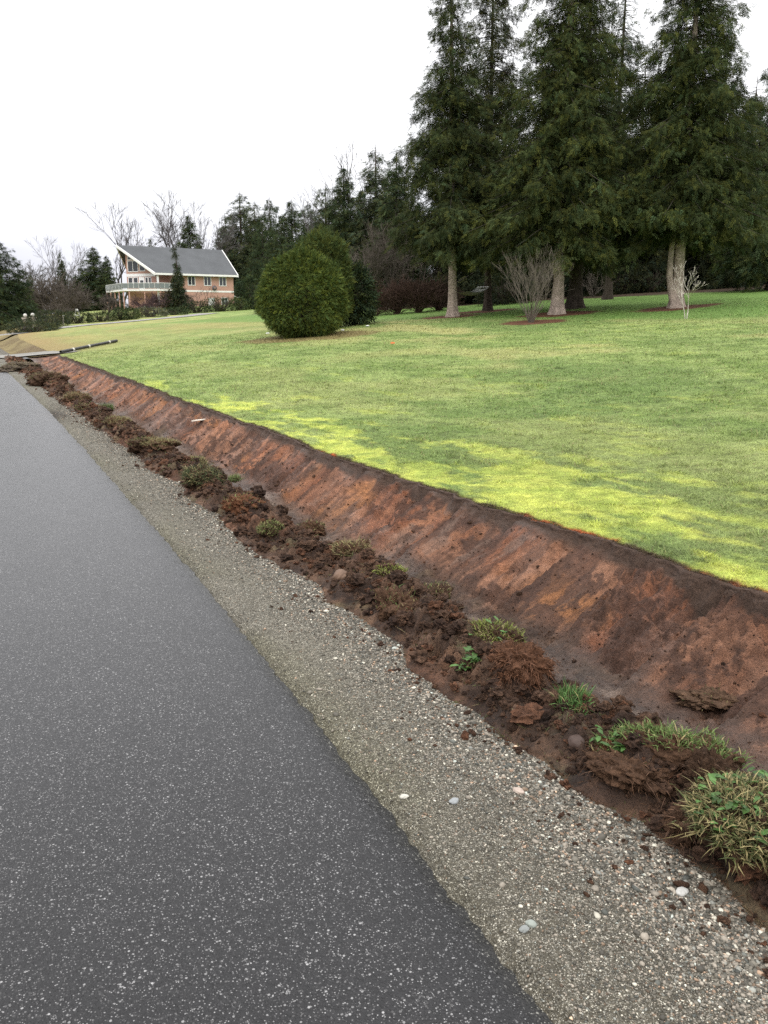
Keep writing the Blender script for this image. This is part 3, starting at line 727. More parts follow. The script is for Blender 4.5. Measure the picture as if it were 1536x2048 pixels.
def shrub(name, label, cat, loc, rx, ry, rz_, n, size, leaf, seed, group=None, egg=0, boxy=2.0, shell=.25, fans=None, rough_=.10, up=0, rot=0, core=True):
    """clipped or loose evergreen: sprays through the outer shell of a rounded body, woody stems inside"""
    r = rs(seed)
    d = norm(r.normal(0, 1, (n, 3)))
    e = (np.abs(d) ** boxy).sum(-1) ** (-1 / boxy)
    d = d * e[:, None]
    lump = 1 + rough_ * 2 * (fbm(np.arctan2(d[:, 1], d[:, 0]) * 2.2 + 7, d[:, 2] * 3, seed, 4) - .5)
    k = (1 - shell * r.uniform(0, 1, n) ** 1.6) * lump
    p = d * k[:, None]
    zz = p[:, 2]; wid = 1 - egg * np.clip(zz, -1, 1) - .10 * egg * np.clip(zz, 0, 1)
    nrm = norm(np.stack([d[:, 0], d[:, 1], d[:, 2] * .8], -1))
    p = np.stack([p[:, 0] * rx * wid, p[:, 1] * ry * wid, (zz + 1) * rz_ - .03], -1)
    p[:, 2] = np.maximum(p[:, 2], .02)
    c = leafcol(leaf, n, r) * np.exp(.7 * (fbm(p[:, 0] * 2.4 + p[:, 2], p[:, 1] * 2.4 + p[:, 2] * 1.7, seed + 2, 3) - .5))[:, None]
    out = norm(nrm[:, :2] + 1e-4)
    droop = -np.arcsin(np.clip(nrm[:, 2], -1, 1)) * .7 - up + r.normal(0, .45, n)
    V, F, cc = sprays(p, out, r.normal(0, 1.05, n), droop, r.normal(0, .9, n), size * r.uniform(.6, 1.3, n), c, fans or FAN5, seed + 3)
    root = tag(empty(name, loc, rot), label, cat, group)
    if core:
        m = 60; a = r.uniform(0, 6.283, m); e = r.uniform(.35, .8, m)
        P0 = np.stack([np.cos(a) * .08 * rx, np.sin(a) * .08 * ry, np.full(m, -.05)], -1)
        P1 = np.stack([np.cos(a) * e * rx * .8, np.sin(a) * e * ry * .8, rz_ * r.uniform(.9, 1.75, m)], -1)
        SV, SF = tubes(P0, P1, np.full(m, .02 * rx + .004), np.full(m, .006 * rx + .002), 4)
        mk('stems', SV, SF, M_bark_dark, root)
    mk('foliage', V, F, M_leaf, root, col=cc)
    return root

# ---- the big cedars on the lawn
DK = (.039, .051, .020)
x, y, z = spot(905, 637, 40)
cedar_a = conifer('cedar_tree', 'tall cedar with a bare pale trunk holding the near end of the hammock', 'tree', (x, y, z), 16.4, 3.0, 3.1, 360, 33000, 101, r0=.205, leaf=DK, topw=.1, shape=1.0, clump=.55, lean=-.026, bare=.10, size=.36, group='big cedars on the lawn')
x, y, z = spot(975, 620, 43.5)
conifer('cedar_tree', 'slim grey-trunked cedar holding the far end of the hammock', 'tree', (x, y, z), 17.8, 3.0, 2.6, 320, 24000, 102, r0=.18, bark=M_bark_dark, leaf=(.046, .054, .024), shape=.55, clump=.5, bare=.15, lean=-.012, size=.36, group='big cedars on the lawn')
x, y, z = spot(1115, 619, 37)
conifer('cedar_tree', 'broad cedar whose pale flared trunk rises behind the bare vase-shaped shrub', 'tree', (x, y, z), 18.4, 2.8, 3.65, 500, 50000, 103, r0=.24, leaf=(.043, .056, .020), shape=.80, topw=.1, clump=.5, size=.37, group='big cedars on the lawn')
x, y, z = spot(1150, 612, 40)
conifer('cedar_tree', 'cedar with a dark trunk close behind the broad pale-trunked one', 'tree', (x, y, z), 13.5, 3.0, 2.5, 240, 9000, 104, r0=.33, bark=M_bark_dark, leaf=(.038, .052, .024), shape=.75, size=.5, group='big cedars on the lawn')
x, y, z = spot(1216, 596, 47)
conifer('cedar_tree', 'thin ragged cedar rising between two broad cedars', 'tree', (x, y, z), 17.6, 4.0, 1.7, 230, 5500, 105, r0=.2, bark=M_bark_dark, leaf=(.038, .050, .026), shape=.7, clump=.6, bare=.2, size=.5, group='big cedars on the lawn')
x, y, z = spot(1352, 617, 36)
cedar_c = conifer('cedar_tree', 'cedar with a pale twin trunk in a brown mulch patch', 'tree', (x, y, z), 16.4, 3.1, 3.5, 480, 44000, 106, r0=.24, leaf=(.043, .057, .020), shape=.80, topw=.1, clump=.5, lean=-.012, size=.37, group='big cedars on the lawn')
zz = np.array([-.2, .3, .8, 1.3, 2.0, 2.8, 3.8, 6.5]); ox = np.array([-.12, -.20, -.33, -.42, -.43, -.40, -.36, -.15])
tv, tf = pathtube(np.stack([ox * CY, -ox * SY - .06, zz], -1), np.array([.20, .165, .15, .135, .12, .11, .10, .05]), 12)
mk('second_trunk', tv, tf, M_bark_pale, cedar_c, smooth=True)
x, y, z = spot(1545, 583, 45)
conifer('cedar_tree', 'rounded dark cedar cut by the right edge of the lawn', 'tree', (x, y, z), 13.8, 1.2, 3.1, 300, 13000, 107, r0=.26, bark=M_bark_dark, leaf=(.040, .056, .025), shape=.6, size=.55, group='big cedars on the lawn')
# ---- the dark wood behind them
DW = (.022, .028, .014)  # leaf colour darkened in place of the shade under a dense canopy
wood = [(1000, 56, 14.0, 'dark conifer in the wood behind the grey-trunked hammock cedar', 111), (1085, 60, 15.5, 'dark conifer in the wood behind the bare vase-shaped shrub', 112), (1190, 57, 13.5, 'dark low-branched conifer in the wood seen past the dark trunk', 113),
        (1262, 60, 15, 'dark conifer in the wood in the gap between the two broad cedars', 114), (1325, 63, 15, 'dark conifer in the wood behind the twin trunk', 115), (1415, 56, 14.5, 'dark conifer in the wood just right of the twin-trunk cedar', 116),
        (1475, 60, 13.5, 'dark conifer in the wood behind the small bare tree at the lawn edge', 117), (1560, 58, 14, 'dark conifer in the wood at the right edge of the photo', 118), (930, 58, 12, 'dark conifer in the wood behind the empty hammock', 119)]
protos = []
for k in range(3):
    (V, F, cc), (LV, LF) = conifer_geo(14, .15, 4.2, 230, 10000, 120 + k, size=.72, leaf=DW, shape=.7, fans=FAN9, droop=.35, limb_r=.05, clump=.35)
    protos.append((V, F, cc, LV, LF))
first = {}
for i, (px, d, hh, lab, sd) in enumerate(wood):
    x, y, z = spot(px, 590, d); k = i % 3
    if k not in first:
        V, F, cc, LV, LF = protos[k]
        o = empty('dark_conifer', (0, 0, 0)); tv, tf = trunk_mesh(14, .24, sd)
        mk('trunk', tv, tf, M_bark_dark, o, smooth=True); mk('limbs', LV, LF, M_limb, o); mk('crown', V, F, M_leaf, o, col=cc); first[k] = o
    else: o = copy_tree(first[k])
    o.location = (x, y, z); o.scale = (1, 1, hh / 14); o.rotation_euler = (0, 0, i * 1.7)
    tag(o, lab, 'tree', 'dark conifers in the wood behind the cedars')
# undergrowth in the shade at the edge of the wood
for i, (px, d, lab) in enumerate([(1185, 52, 'pale leafless undergrowth bush right of the dark trunk'), (1240, 55, 'dark undergrowth bush in the shade between the broad cedars'), (1300, 55, 'dark undergrowth bush left of the twin trunk'),
                                  (1440, 56, 'dark undergrowth bush behind the white-stemmed sapling'), (1010, 50, 'dark undergrowth bush behind the bare vase-shaped shrub'), (1375, 57, 'dark undergrowth bush in the shade right behind the twin trunk'), (1505, 57, 'dark undergrowth bush behind the small bare tree')]):
    x, y, z = spot(px, 590, d)
    if i == 0: bare_tree('undergrowth_bush', lab, 'bush', (x, y, z), M_twig_pale, 140, group='undergrowth under the wood', n0=14, length=.75, r0=.018, depth=3, spread=.6, up=.2, kids=(2, 3), fork=.9)
    else: shrub('undergrowth_bush', lab, 'bush', (x, y, z), 1.9, 1.5, .8, 900, .34, (.030, .038, .020), 140 + i, group='undergrowth under the wood', rough_=.3)

# ---- bare shrubs and saplings on the lawn
x, y, z = spot(1062, 646, 33)
bare_tree('vase_shrub', 'leafless vase-shaped shrub in mulch before the broad cedar', 'shrub', (x, y, z), M_twig_pale, 151, n0=30, length=1.12, r0=.013, depth=4, spread=.36, up=.34, kids=(2, 3), fork=.72, shrink=.62, gnarl=.09, minr=.0028, split=.5)
x, y, z = spot(1372, 642, 30)
bare_tree('birch_sapling', 'small white-barked bare sapling before the twin-trunk cedar', 'sapling', (x, y, z), M_birch, 152, n0=3, length=.80, r0=.018, depth=4, spread=.48, up=.20, kids=(2, 3), fork=.5, shrink=.62, gnarl=.10, minr=.0038, split=.5)
x, y, z = spot(1518, 584, 48)
bare_tree('small_bare_tree', 'small leafless spreading tree at the lawn edge far right', 'tree', (x, y, z), M_twig_grey, 153, n0=1, length=1.5, r0=.075, depth=5, spread=.75, up=-.05, kids=(2, 3), shrink=.78, gnarl=.2, minr=.007)
x, y, z = spot(1490, 588, 47)
bare_tree('bare_sapling', 'thin straight bare sapling left of the small spreading tree', 'sapling', (x, y, z), M_twig_grey, 154, n0=1, length=2.4, r0=.045, depth=3, spread=.5, up=.3, kids=(2, 3), shrink=.5, gnarl=.05, minr=.006)

# ---- the clipped golden-green bush and the shrubs behind it
x, y, z = spot(619, 672, 32)
shrub('round_bush', 'large egg-shaped golden-green evergreen bush alone on the lawn', 'bush', (x, y + .6, z), 1.56, 1.56, 1.54, 32000, .15, (.072, .100, .026), 161, egg=.10, shell=.17, fans=FAN9, rough_=.2, boxy=2.2, up=.1)
x, y, z = spot(645, 665, 37)
shrub('tall_arborvitae', 'taller ragged evergreen standing behind the egg-shaped bush', 'shrub', (x, y, z), 1.30, 1.3, 2.02, 15000, .20, (.058, .078, .024), 162, egg=.06, shell=.35, fans=FAN9, rough_=.22, up=.35)
x, y, z = spot(712, 645, 38.5)
shrub('dark_shrub', 'low dark evergreen shrub tucked right of the egg-shaped bush', 'shrub', (x, y, z), .8, .8, 1.35, 2200, .3, (.030, .045, .022), 163, egg=.15, shell=.4, rough_=.25)
# red-brown brush and the grey-brown thicket over it
for i, (px, d, lab) in enumerate([(748, 47, 'red-brown leafless brush beside the dark shrub'), (795, 47.5, 'red-brown leafless brush in the middle of the row'), (838, 47, 'red-brown leafless brush left of the hammock cedar trunk'), (876, 48, 'red-brown leafless brush right behind the hammock cedar trunk')]):
    x, y, z = spot(px, 630, d)
    bare_tree('brush', lab, 'bush', (x, y, z), M_twig_red, 171 + i, group='row of red-brown brush', n0=46, length=.85, r0=.020, depth=3, spread=.5, up=.35, kids=(3, 4), fork=1.15, shrink=.62, minr=.0075, split=.7)
for i, (px, d, L, lab) in enumerate([(735, 54, 1.7, 'grey-brown bare thicket tree right of the egg-shaped bush'), (775, 55, 1.9, 'grey-brown bare thicket tree over the red-brown brush'), (815, 56, 1.9, 'grey-brown bare thicket tree beside the hammock cedar crown'), (700, 60, 1.6, 'grey-brown bare thicket tree behind the tall ragged evergreen')]):
    x, y, z = spot(px, 620, d)
    bare_tree('thicket_tree', lab, 'tree', (x, y, z), M_twig_brown, 181 + i, group='bare thicket at the lawn edge', n0=9, length=L, r0=.055, depth=4, spread=.42, up=.25, kids=(3, 4), fork=.42, shrink=.66, minr=.010)
# ------------------------------------------------------------------ trees farther off
def top(px, ytop, ybase, d):      # height of a tree that reaches from ybase to ytop at d metres
    return float(survey(px, ytop, d)[2] - H(*survey(px, ybase, d)[:2]))
CP2 = []
for k, (hh, rm, shp, lf, cl) in enumerate([(12, 2.7, .85, (.040, .056, .025), .5), (12, 2.2, .7, (.046, .060, .030), .6), (12, 3.2, .55, (.034, .050, .022), .4)]):
    (V, F, cc), (LV, LF) = conifer_geo(hh, .2, rm * 1.15, 230, 15000, 200 + k, size=.46, leaf=lf, shape=shp, fans=FAN9, limb_r=.04, clump=cl, droop=.35)
    o = empty('far_conifer', (0, 0, 0)); tv, tf = trunk_mesh(12, .2, 200 + k, n=8)
    mk('trunk', tv, tf, M_bark_dark, o); mk('limbs', LV, LF, M_limb, o); mk('crown', V, F, M_leaf, o, col=cc); CP2.append([o, False])
far = [  # px, ytop, d, kind, width factor, label
    (792, 300, 60, 0, 1.5, 'dark conifer with a drooping top left of the hammock cedar'),
    (752, 285, 64, 1, 1.6, 'tall open conifer rising right of the thin bare tree'),
    (690, 325, 66, 0, 1.6, 'pointed conifer standing left of the thin bare tree'),
    (655, 362, 70, 1, 1.6, 'slender conifer with a lit ragged top above the egg-shaped bush'),
    (722, 375, 68, 2, 1.2, 'blunt dark conifer under the thin bare tree'),
    (620, 400, 92, 2, 1.4, 'dark conifer with a flat top behind the tall ragged evergreen'),
    (588, 395, 104, 0, 1.7, 'dark conifer with a fine pointed top left of the egg-shaped bush'),
    (546, 392, 172, 2, 1.15, 'dense dark conifer midway between the house and the egg-shaped bush'),
    (516, 398, 192, 1, 1.7, 'olive conifer with a see-through crown right of the house'),
    (488, 380, 198, 1, 1.8, 'tall olive conifer nearest the right end of the house'),
    (458, 425, 205, 1, 1.6, 'small olive conifer just behind the right end of the roof'),
    (388, 425, 178, 0, 1.5, 'dark conifer rising above the middle of the grey roof'),
    (312, 470, 176, 1, 1.2, 'short conifer peeping over the left part of the grey roof'),
    (568, 425, 120, 2, 1.2, 'broad dark conifer just left of the egg-shaped bush'), (640, 430, 84, 2, 1.2, 'low dense conifer right above the tall ragged evergreen'), (672, 385, 78, 2, 1.1, 'dense conifer filling the gap left of the pointed one'), (772, 345, 70, 2, 1.1, 'dense dark conifer in front of the tall open one'), (815, 330, 66, 2, 1.2, 'dense dark conifer pressed against the hammock cedar crown'), (530, 440, 140, 2, 1.1, 'low dense conifer behind the tall dark hedge'),
    (196, 490, 172, 0, 2.3, 'broad conifer left of the house gable'),
    (222, 508, 170, 0, 1.6, 'conifer close against the left side of the house'),
    (158, 545, 180, 2, 1.6, 'low dark conifer left of the broad conifer'),
    (132, 500, 190, 1, .9, 'thin conifer among the bare brown trees far left'),
    (68, 545, 230, 1, 1.3, 'hazy small conifer behind the gate pillars'),
    (10, 478, 112, 2, 1.9, 'tall dark evergreen at the left edge of the photo'),
    (-30, 470, 108, 2, 1.5, 'tall dark evergreen cut by the left edge of the photo'),
    (40, 540, 118, 2, 1.6, 'shorter dark evergreen right of the tall left-edge one'),
    (62, 588, 122, 2, 1.5, 'small dark evergreen near the gate pillars'),
]
for i, (px, yt, d, k, wf, lab) in enumerate(far):
    hh = top(px, yt, 640, d); x, y, z = spot(px, 640, d)
    if not CP2[k][1]: o = CP2[k][0]; CP2[k][1] = True
    else: o = copy_tree(CP2[k][0])
    s = hh / 12; o.location = (x, y, z - .1); o.scale = (s * wf * .82, s * wf * .82, s); o.rotation_euler = (0, 0, 1.3 * i)
    tag(o, lab, 'tree', 'conifers beyond the lawn')
BP = []
for k, kw in enumerate([dict(n0=1, length=3.6, r0=.22, depth=6, spread=.50, up=.12, kids=(3, 3), shrink=.72, gnarl=.07, minr=.017), dict(n0=3, length=4.2, r0=.16, depth=5, spread=.42, up=.22, kids=(2, 4), shrink=.70, gnarl=.10, minr=.017, fork=.35),
                        dict(n0=1, length=5.5, r0=.15, depth=5, spread=.42, up=.25, kids=(2, 4), shrink=.62, gnarl=.08, minr=.011)]):
    o = bare_tree('bare_tree', None, None, (0, 0, 0), M_twig_grey, 220 + k, **kw)
    hh = max(v.co.z for c in C.objects if c.parent == o for v in c.data.vertices); BP.append([o, False, hh])
bares = [  # px, ytop, d, kind, width, label
    (246, 398, 185, 1, 1.05, 'broad bare tree spreading behind the left roof tip'),
    (330, 415, 190, 0, .9, 'faint bare tree behind the middle of the roof'),
    (362, 366, 182, 1, .8, 'tallest bare tree above the grey roof'),
    (400, 392, 180, 1, .8, 'bare tree with dense twigs right of the tallest one'),
    (436, 430, 175, 0, .7, 'bare tree over the right end of the roof'),
    (290, 430, 195, 1, .8, 'pale bare tree between the two broad ones behind the roof'),
    (112, 466, 200, 1, .85, 'tall bare tree far left with a brown twiggy crown'),
    (156, 480, 205, 1, .7, 'bare tree right of the tall brown twiggy one far left'),
    (712, 268, 72, 2, .95, 'thin pale bare tree rising above the conifers'),
    (632, 378, 80, 2, .7, 'wispy bare treetop above the flat-topped conifer'),
    (60, 520, 260, 0, 1.2, 'hazy bare tree behind the gate pillars'), (85, 510, 250, 0, 1.1, 'hazy bare tree left of the brown twiggy one'), (178, 515, 240, 1, .9, 'hazy bare tree behind the broad conifer'), (28, 530, 270, 0, 1.2, 'hazy bare tree beside the left evergreens')]
for i, (px, yt, d, k, wf, lab) in enumerate(bares):
    hh = top(px, yt, 640, d); x, y, z = spot(px, 640, d)
    if not BP[k][1]: o = BP[k][0]; BP[k][1] = True
    else: o = copy_tree(BP[k][0])
    s = hh / BP[k][2]; o.location = (x, y, z - .1); o.scale = (s * wf, s * wf, s); o.rotation_euler = (0, 0, 2.1 * i)
    tag(o, lab, 'tree', 'bare trees beyond the lawn')
# brown leafless thicket between the gate and the house
tk = None
for i, (px, yt, d, lab) in enumerate([(72, 572, 165, 'brown leafless thicket behind the gate pillars'), (98, 545, 168, 'tall brown leafless thicket right of the gate pillars'), (122, 540, 165, 'brown leafless thicket under the tall bare tree'), (148, 565, 160, 'brown leafless thicket left of the crab-apple tree'), (110, 600, 135, 'low brown leafless thicket above the loose hedge'), (82, 615, 132, 'low brown leafless thicket just behind the pillars'), (140, 612, 138, 'low brown leafless thicket by the white garden frame')]):
    hh = top(px, yt, 640, d); x, y, z = spot(px, 640, d)
    if tk is None:
        tk = bare_tree('thicket', None, None, (0, 0, 0), M_twig_brown, 240, n0=30, length=2.3, r0=.045, depth=3, spread=.5, up=.3, kids=(3, 4), fork=.8, shrink=.66, minr=.022, split=.6)
        th = max(v.co.z for c in C.objects if c.parent == tk for v in c.data.vertices); o = tk
    else: o = copy_tree(tk)
    o.location = (x, y, z - .1); s = hh / th; o.scale = (s * 1.25, s * 1.25, s); o.rotation_euler = (0, 0, 1.9 * i); tag(o, lab, 'thicket', 'brown thickets left of the house')
# dark hedge of trees right of the house
x, y, z = spot(517, 620, 132)
shrub('tall_hedge', 'tall dark evergreen hedge closing the lawn right of the house', 'hedge', (x, y, z - .2), 3.3, 1.8, 2.5, 3000, .55, (.028, .042, .018), 250, boxy=3.5, shell=.35, rough_=.14, rot=-.5)

# ------------------------------------------------------------------ the house
M_wall = mat('peach_siding', rough=.8, spec=.2, noise=((1.2, .06), (9, .05)), base=(.41, .245, .195))
M_wood = mat('orange_cedar_siding', rough=.8, spec=.2, noise=((2, .12),), base=(.26, .115, .05))
M_white = mat('white_paint', rough=.6, spec=.3, noise=((3, .05),), base=(.72, .71, .69))
M_roof = mat('grey_shingles', rough=.92, spec=.2, noise=((.5, .10), (7, .16), (26, .2)), base=(.092, .096, .100))
M_glass = mat('dark_window_glass', rough=.08, spec=.6, noise=(), base=(.035, .038, .042))
M_rail = mat('pale_rail', rough=.5, spec=.3, noise=((3, .05),), base=(.50, .51, .49))
M_glassrail = mat('rail_glass', rough=.1, spec=.5, noise=(), base=(.15, .17, .165))
M_metal_dark = mat('dark_metal', rough=.5, spec=.4, noise=((4, .15),), base=(.06, .06, .065))
hx, hy, _ = survey(319, 600, 150)
hgz = 4.2
yaw_h = -YAW + rad(33)
house = tag(empty('house', (hx, hy, hgz), yaw_h), 'peach two-storey house with a steep grey roof and white trim', 'house')
# local: u along the eaves (right), w into the depth, z up from the garden
EH, RH, LU, HW = 5.35, 10.2, 14.0, 6.4
PR = (-3.6, HW)                     # foot of the prow
b = MB()
def wallpoly(pts, zs_top, th=.25, zb=-.6):
    (u0, w0), (u1, w1) = pts
    d = np.array([w1 - w0, u0 - u1]); d = d / np.linalg.norm(d) * -th
    b.hexa([(u0, w0, zb), (u1, w1, zb), (u1 + d[0], w1 + d[1], zb), (u0 + d[0], w0 + d[1], zb), (u0, w0, zs_top[0]), (u1, w1, zs_top[1]), (u1 + d[0], w1 + d[1], zs_top[1]), (u0 + d[0], w0 + d[1], zs_top[0])])
slope = (RH - EH) / (HW + .7)
zr = lambda w: EH + (min(w, 2 * HW - w) + .7) * slope - .30
b.box(2.6, LU, .0, .25, -.6, EH + .1)                          # long front wall
b.box(-.2, LU, 2 * HW - .25, 2 * HW, -.6, EH + .1)             # back wall
b.hexa([(LU - .25, .25, -.6), (LU, .25, -.6), (LU, 2 * HW - .25, -.6), (LU - .25, 2 * HW - .25, -.6), (LU - .25, .25, EH), (LU, .25, EH), (LU, 2 * HW - .25, EH), (LU - .25, 2 * HW - .25, EH)])
b.add([(LU, .25, EH), (LU, 2 * HW - .25, EH), (LU, HW, zr(HW)), (LU - .25, .25, EH), (LU - .25, 2 * HW - .25, EH), (LU - .25, HW, zr(HW))], [np.array([[0, 1, 2], [5, 4, 3]]), np.array([[0, 2, 5, 3], [2, 1, 4, 5]])])
A0 = (.2, 1.9)                                                  # where the prow's front face starts
b.box(.2, 2.6, 1.9, 2.15, -.6, zr(1.9))                         # recessed porch wall
b.box(2.6, 2.85, .25, 1.9, -.6, EH)
wallpoly([PR, A0], (zr(HW), zr(1.9)))
b.build('wall', M_wall, house)
b = MB(); wallpoly([(.0, 2 * HW - .2), PR], (zr(2 * HW - .2), zr(HW) - .05))
b.build('prow_wall', M_wood, house)
# roof: two thick slopes whose left rakes run out to the prow
def slab(p, th):
    p = np.array(p, float); nrm = np.cross(p[1] - p[0], p[3] - p[0]); nrm /= np.linalg.norm(nrm)
    m = MB(); return m.hexa(list(p - nrm * th) + list(p))
o_ = .7; zE = EH - .02
RT = slab([(-.7, -o_, zE), (LU + .6, -o_, zE), (LU + .6, HW, RH), (-5.0, HW, RH)], .16).build('roof', M_roof, house)
slab([(-5.0, HW, RH), (LU + .6, HW, RH), (LU + .6, 2 * HW + o_, zE), (-.7, 2 * HW + o_, zE)], .16).build('rear_roof', M_roof, house)
f = MB()
f.box(-.72, LU + .62, -o_ - .14, -o_ - .005, zE - .34, zE - .02)                                   # fascia and gutter
for (u0, w0, u1, w1) in ((-.7, -o_, -5.0, HW), (LU + .6, -o_, LU + .6, HW), (-.7, 2 * HW + o_, -5.0, HW)):
    e0 = -.16 if u0 < 5 else .005; e1 = e0 + .155
    f.hexa([(u0 + e0, w0, zE - .40), (u0 + e1, w0, zE - .40), (u1 + e1, w1, RH - .40), (u1 + e0, w1, RH - .40), (u0 + e0, w0, zE + .03), (u0 + e1, w0, zE + .03), (u1 + e1, w1, RH + .03), (u1 + e0, w1, RH + .03)])
f.build('fascia', M_white, house)
f = MB(); f.box(2.6, LU + .03, -.035, -.003, 2.25, 2.55); f.build('trim_band', M_white, house)
pd = np.array([A0[0] - PR[0], A0[1] - PR[1]]); PL = np.linalg.norm(pd); pd = pd / PL; pn = np.array([pd[1], -pd[0]])
def prow(a, c, z0, z1, off=.0, th=.05):
    """a box on the prow's front face from a to c metres along it"""
    q = [np.array(PR) + pd * t + pn * o for t, o in ((a, off), (a, off + th), (c, off + th), (c, off))]
    m = MB(); m.hexa([(*p, z0) for p in q] + [(*p, z1) for p in q]); return m
prow(.05, PL - .02, 4.85, 5.35, .003).build('prow_band', M_white, house)
def window(a, c, z0, z1, where, label=None, n=2):
    """frame + pane(s); where: 'front' on the long wall, 'prow' on the prow"""
    fr = .10; m = MB()
    def put(a, c, z0, z1, off, th):
        if where == 'front': m.box(a, c, -off - th, -off, z0, z1)
        else:
            q = prow(a, c, z0, z1, off, th); m.add(q.V[0], np.concatenate(q.F))
    put(a, a + fr, z0, z1, .004, .07); put(c - fr, c, z0, z1, .004, .07); put(a + fr, c - fr, z0, z0 + fr, .004, .07); put(a + fr, c - fr, z1 - fr, z1, .004, .07)
    for k in range(1, n):
        x_ = a + (c - a) * k / n; put(x_ - fr * .45, x_ + fr * .45, z0 + fr, z1 - fr, .004, .06)
    fo = m.build('window', M_white, house); m = MB(); put(a + fr, c - fr, z0 + fr, z1 - fr, .002, .02); m.build('pane', M_glass, fo)
for a in (5.3, 8.3, 11.2): window(a, a + 1.4, 3.35, 5.0, 'front')
window(3.0, 4.3, 3.1, 4.9, 'front'); window(11.5, 12.8, -.1, 1.35, 'front')
window(.35, 2.5, 5.65, 7.6, 'prow'); window(.4, 1.9, 7.72, 8.3, 'prow'); window(2.75, 3.9, 5.75, 7.1, 'prow', n=1)
window(.3, 1.25, 2.95, 4.75, 'prow', n=1); window(1.35, 2.3, 2.95, 4.75, 'prow', n=1); window(3.75, 4.35, 2.95, 4.75, 'prow', n=1); window(4.42, 5.0, 2.95, 4.75, 'prow', n=1)
d_ = prow(2.5, 3.6, 2.55, 4.75, .003, .06).build('door', M_white, house); prow(2.72, 3.38, 3.1, 4.2, .064, .012).build('pane', M_glass, d_)
gd = MB(); gd.box(9.0, 10.2, -.055, -.004, -.5, 1.25); gd.build('lower_door', M_white, house)
pp = MB(); pp.box(-.35, -.05, -.45, -.15, -.6, EH - .45); pp.build('porch_post', M_white, house)
po = MB(); po.hexa([(LU + .003, .3, 1.55), (LU + 1.5, .3, 1.25), (LU + 1.5, 3, 1.25), (LU + .003, 3, 1.55), (LU + .003, .3, 1.75), (LU + 1.5, .3, 1.4), (LU + 1.5, 3, 1.4), (LU + .003, 3, 1.75)]); po.build('side_canopy', M_white, house)
# deck round the prow
inv = lambda p: (lambda dx, dy: (dx * math.cos(yaw_h) + dy * math.sin(yaw_h), -dx * math.sin(yaw_h) + dy * math.cos(yaw_h)))(p[0] - hx, p[1] - hy)
dk = [(2.55, -.5), (-.2, -1.3), (-5.3, 3.2)]
far_c = inv(survey(213, 592, 160)); dk.append(far_c)
inner = [(2.55, -.02), (.1, 1.0), (-3.9, 6.5), (-3.2, 11.5)]
m = MB(); rail = MB(); gl = MB(); posts = MB()
for i in range(3):
    p, q, pi_, qi = dk[i], dk[i + 1], inner[i], inner[i + 1]
    m.hexa([(*p, 2.30), (*pi_, 2.30), (*qi, 2.30), (*q, 2.30), (*p, 2.58), (*pi_, 2.58), (*qi, 2.58), (*q, 2.58)])
    p, q = np.array(p), np.array(q); L = np.linalg.norm(q - p); k = max(2, int(L / .95))
    rail.bar((*p, 3.62), (*q, 3.62), .05, 6); rail.bar((*p, 2.68), (*q, 2.68), .03, 6)
    for j in range(k + 1):
        c_ = p + (q - p) * j / k; rail.bar((*c_, 2.58), (*c_, 3.62), .04, 6)
        if j < k:
            e_ = p + (q - p) * (j + 1) / k; t_ = (e_ - c_) / np.linalg.norm(e_ - c_); a_, b_ = c_ + t_ * .06, e_ - t_ * .06; nn_ = np.array([-t_[1], t_[0]]) * .008
            gl.hexa([(*(a_ - nn_), 2.75), (*(b_ - nn_), 2.75), (*(b_ + nn_), 2.75), (*(a_ + nn_), 2.75), (*(a_ - nn_), 3.55), (*(b_ - nn_), 3.55), (*(b_ + nn_), 3.55), (*(a_ + nn_), 3.55)])
    for j in range(0, k + 1, 3):
        c_ = p + (q - p) * j / k * .97 + .2 * (np.array(inner[i]) - p) / np.linalg.norm(np.array(inner[i]) - p); MB().bar((*c_, -1.5), (*c_, 2.30), .11, 6).build('deck_post', M_wall, house)
dko = m.build('deck', M_white, house); rail.build('railing', M_rail, dko); gl.build('rail_panel', M_glassrail, dko); None
# satellite dish on the wall
dish = MB(); a = np.linspace(0, 2 * np.pi, 17)[:-1]; rr_ = np.array([.0, .2, .38, .45])
Vd = [(10.1 + q * math.cos(t), -.55 + .9 * q * q - .1, 2.95 + q * math.sin(t)) for q in rr_[1:] for t in a] + [(10.1 + q * math.cos(t), -.55 + .9 * q * q - .13, 2.95 + q * math.sin(t)) for q in rr_[1:] for t in a]
ii = np.arange(96).reshape(6, 16); jj = np.roll(ii, -1, 1)
Fd = np.concatenate([np.stack([ii[k], jj[k], jj[k + 1], ii[k + 1]], -1) for k in (0, 1, 3, 4)] + [np.stack([ii[2], jj[2], jj[5], ii[5]], -1)])
dish.add(np.array(Vd), Fd).bar((10.1, -.6, 2.95), (10.1, -.04, 2.7), .04).bar((10.1, -.65, 2.6), (10.1, -1.0, 2.95), .025); dish.build('satellite_dish', M_metal_dark, house)

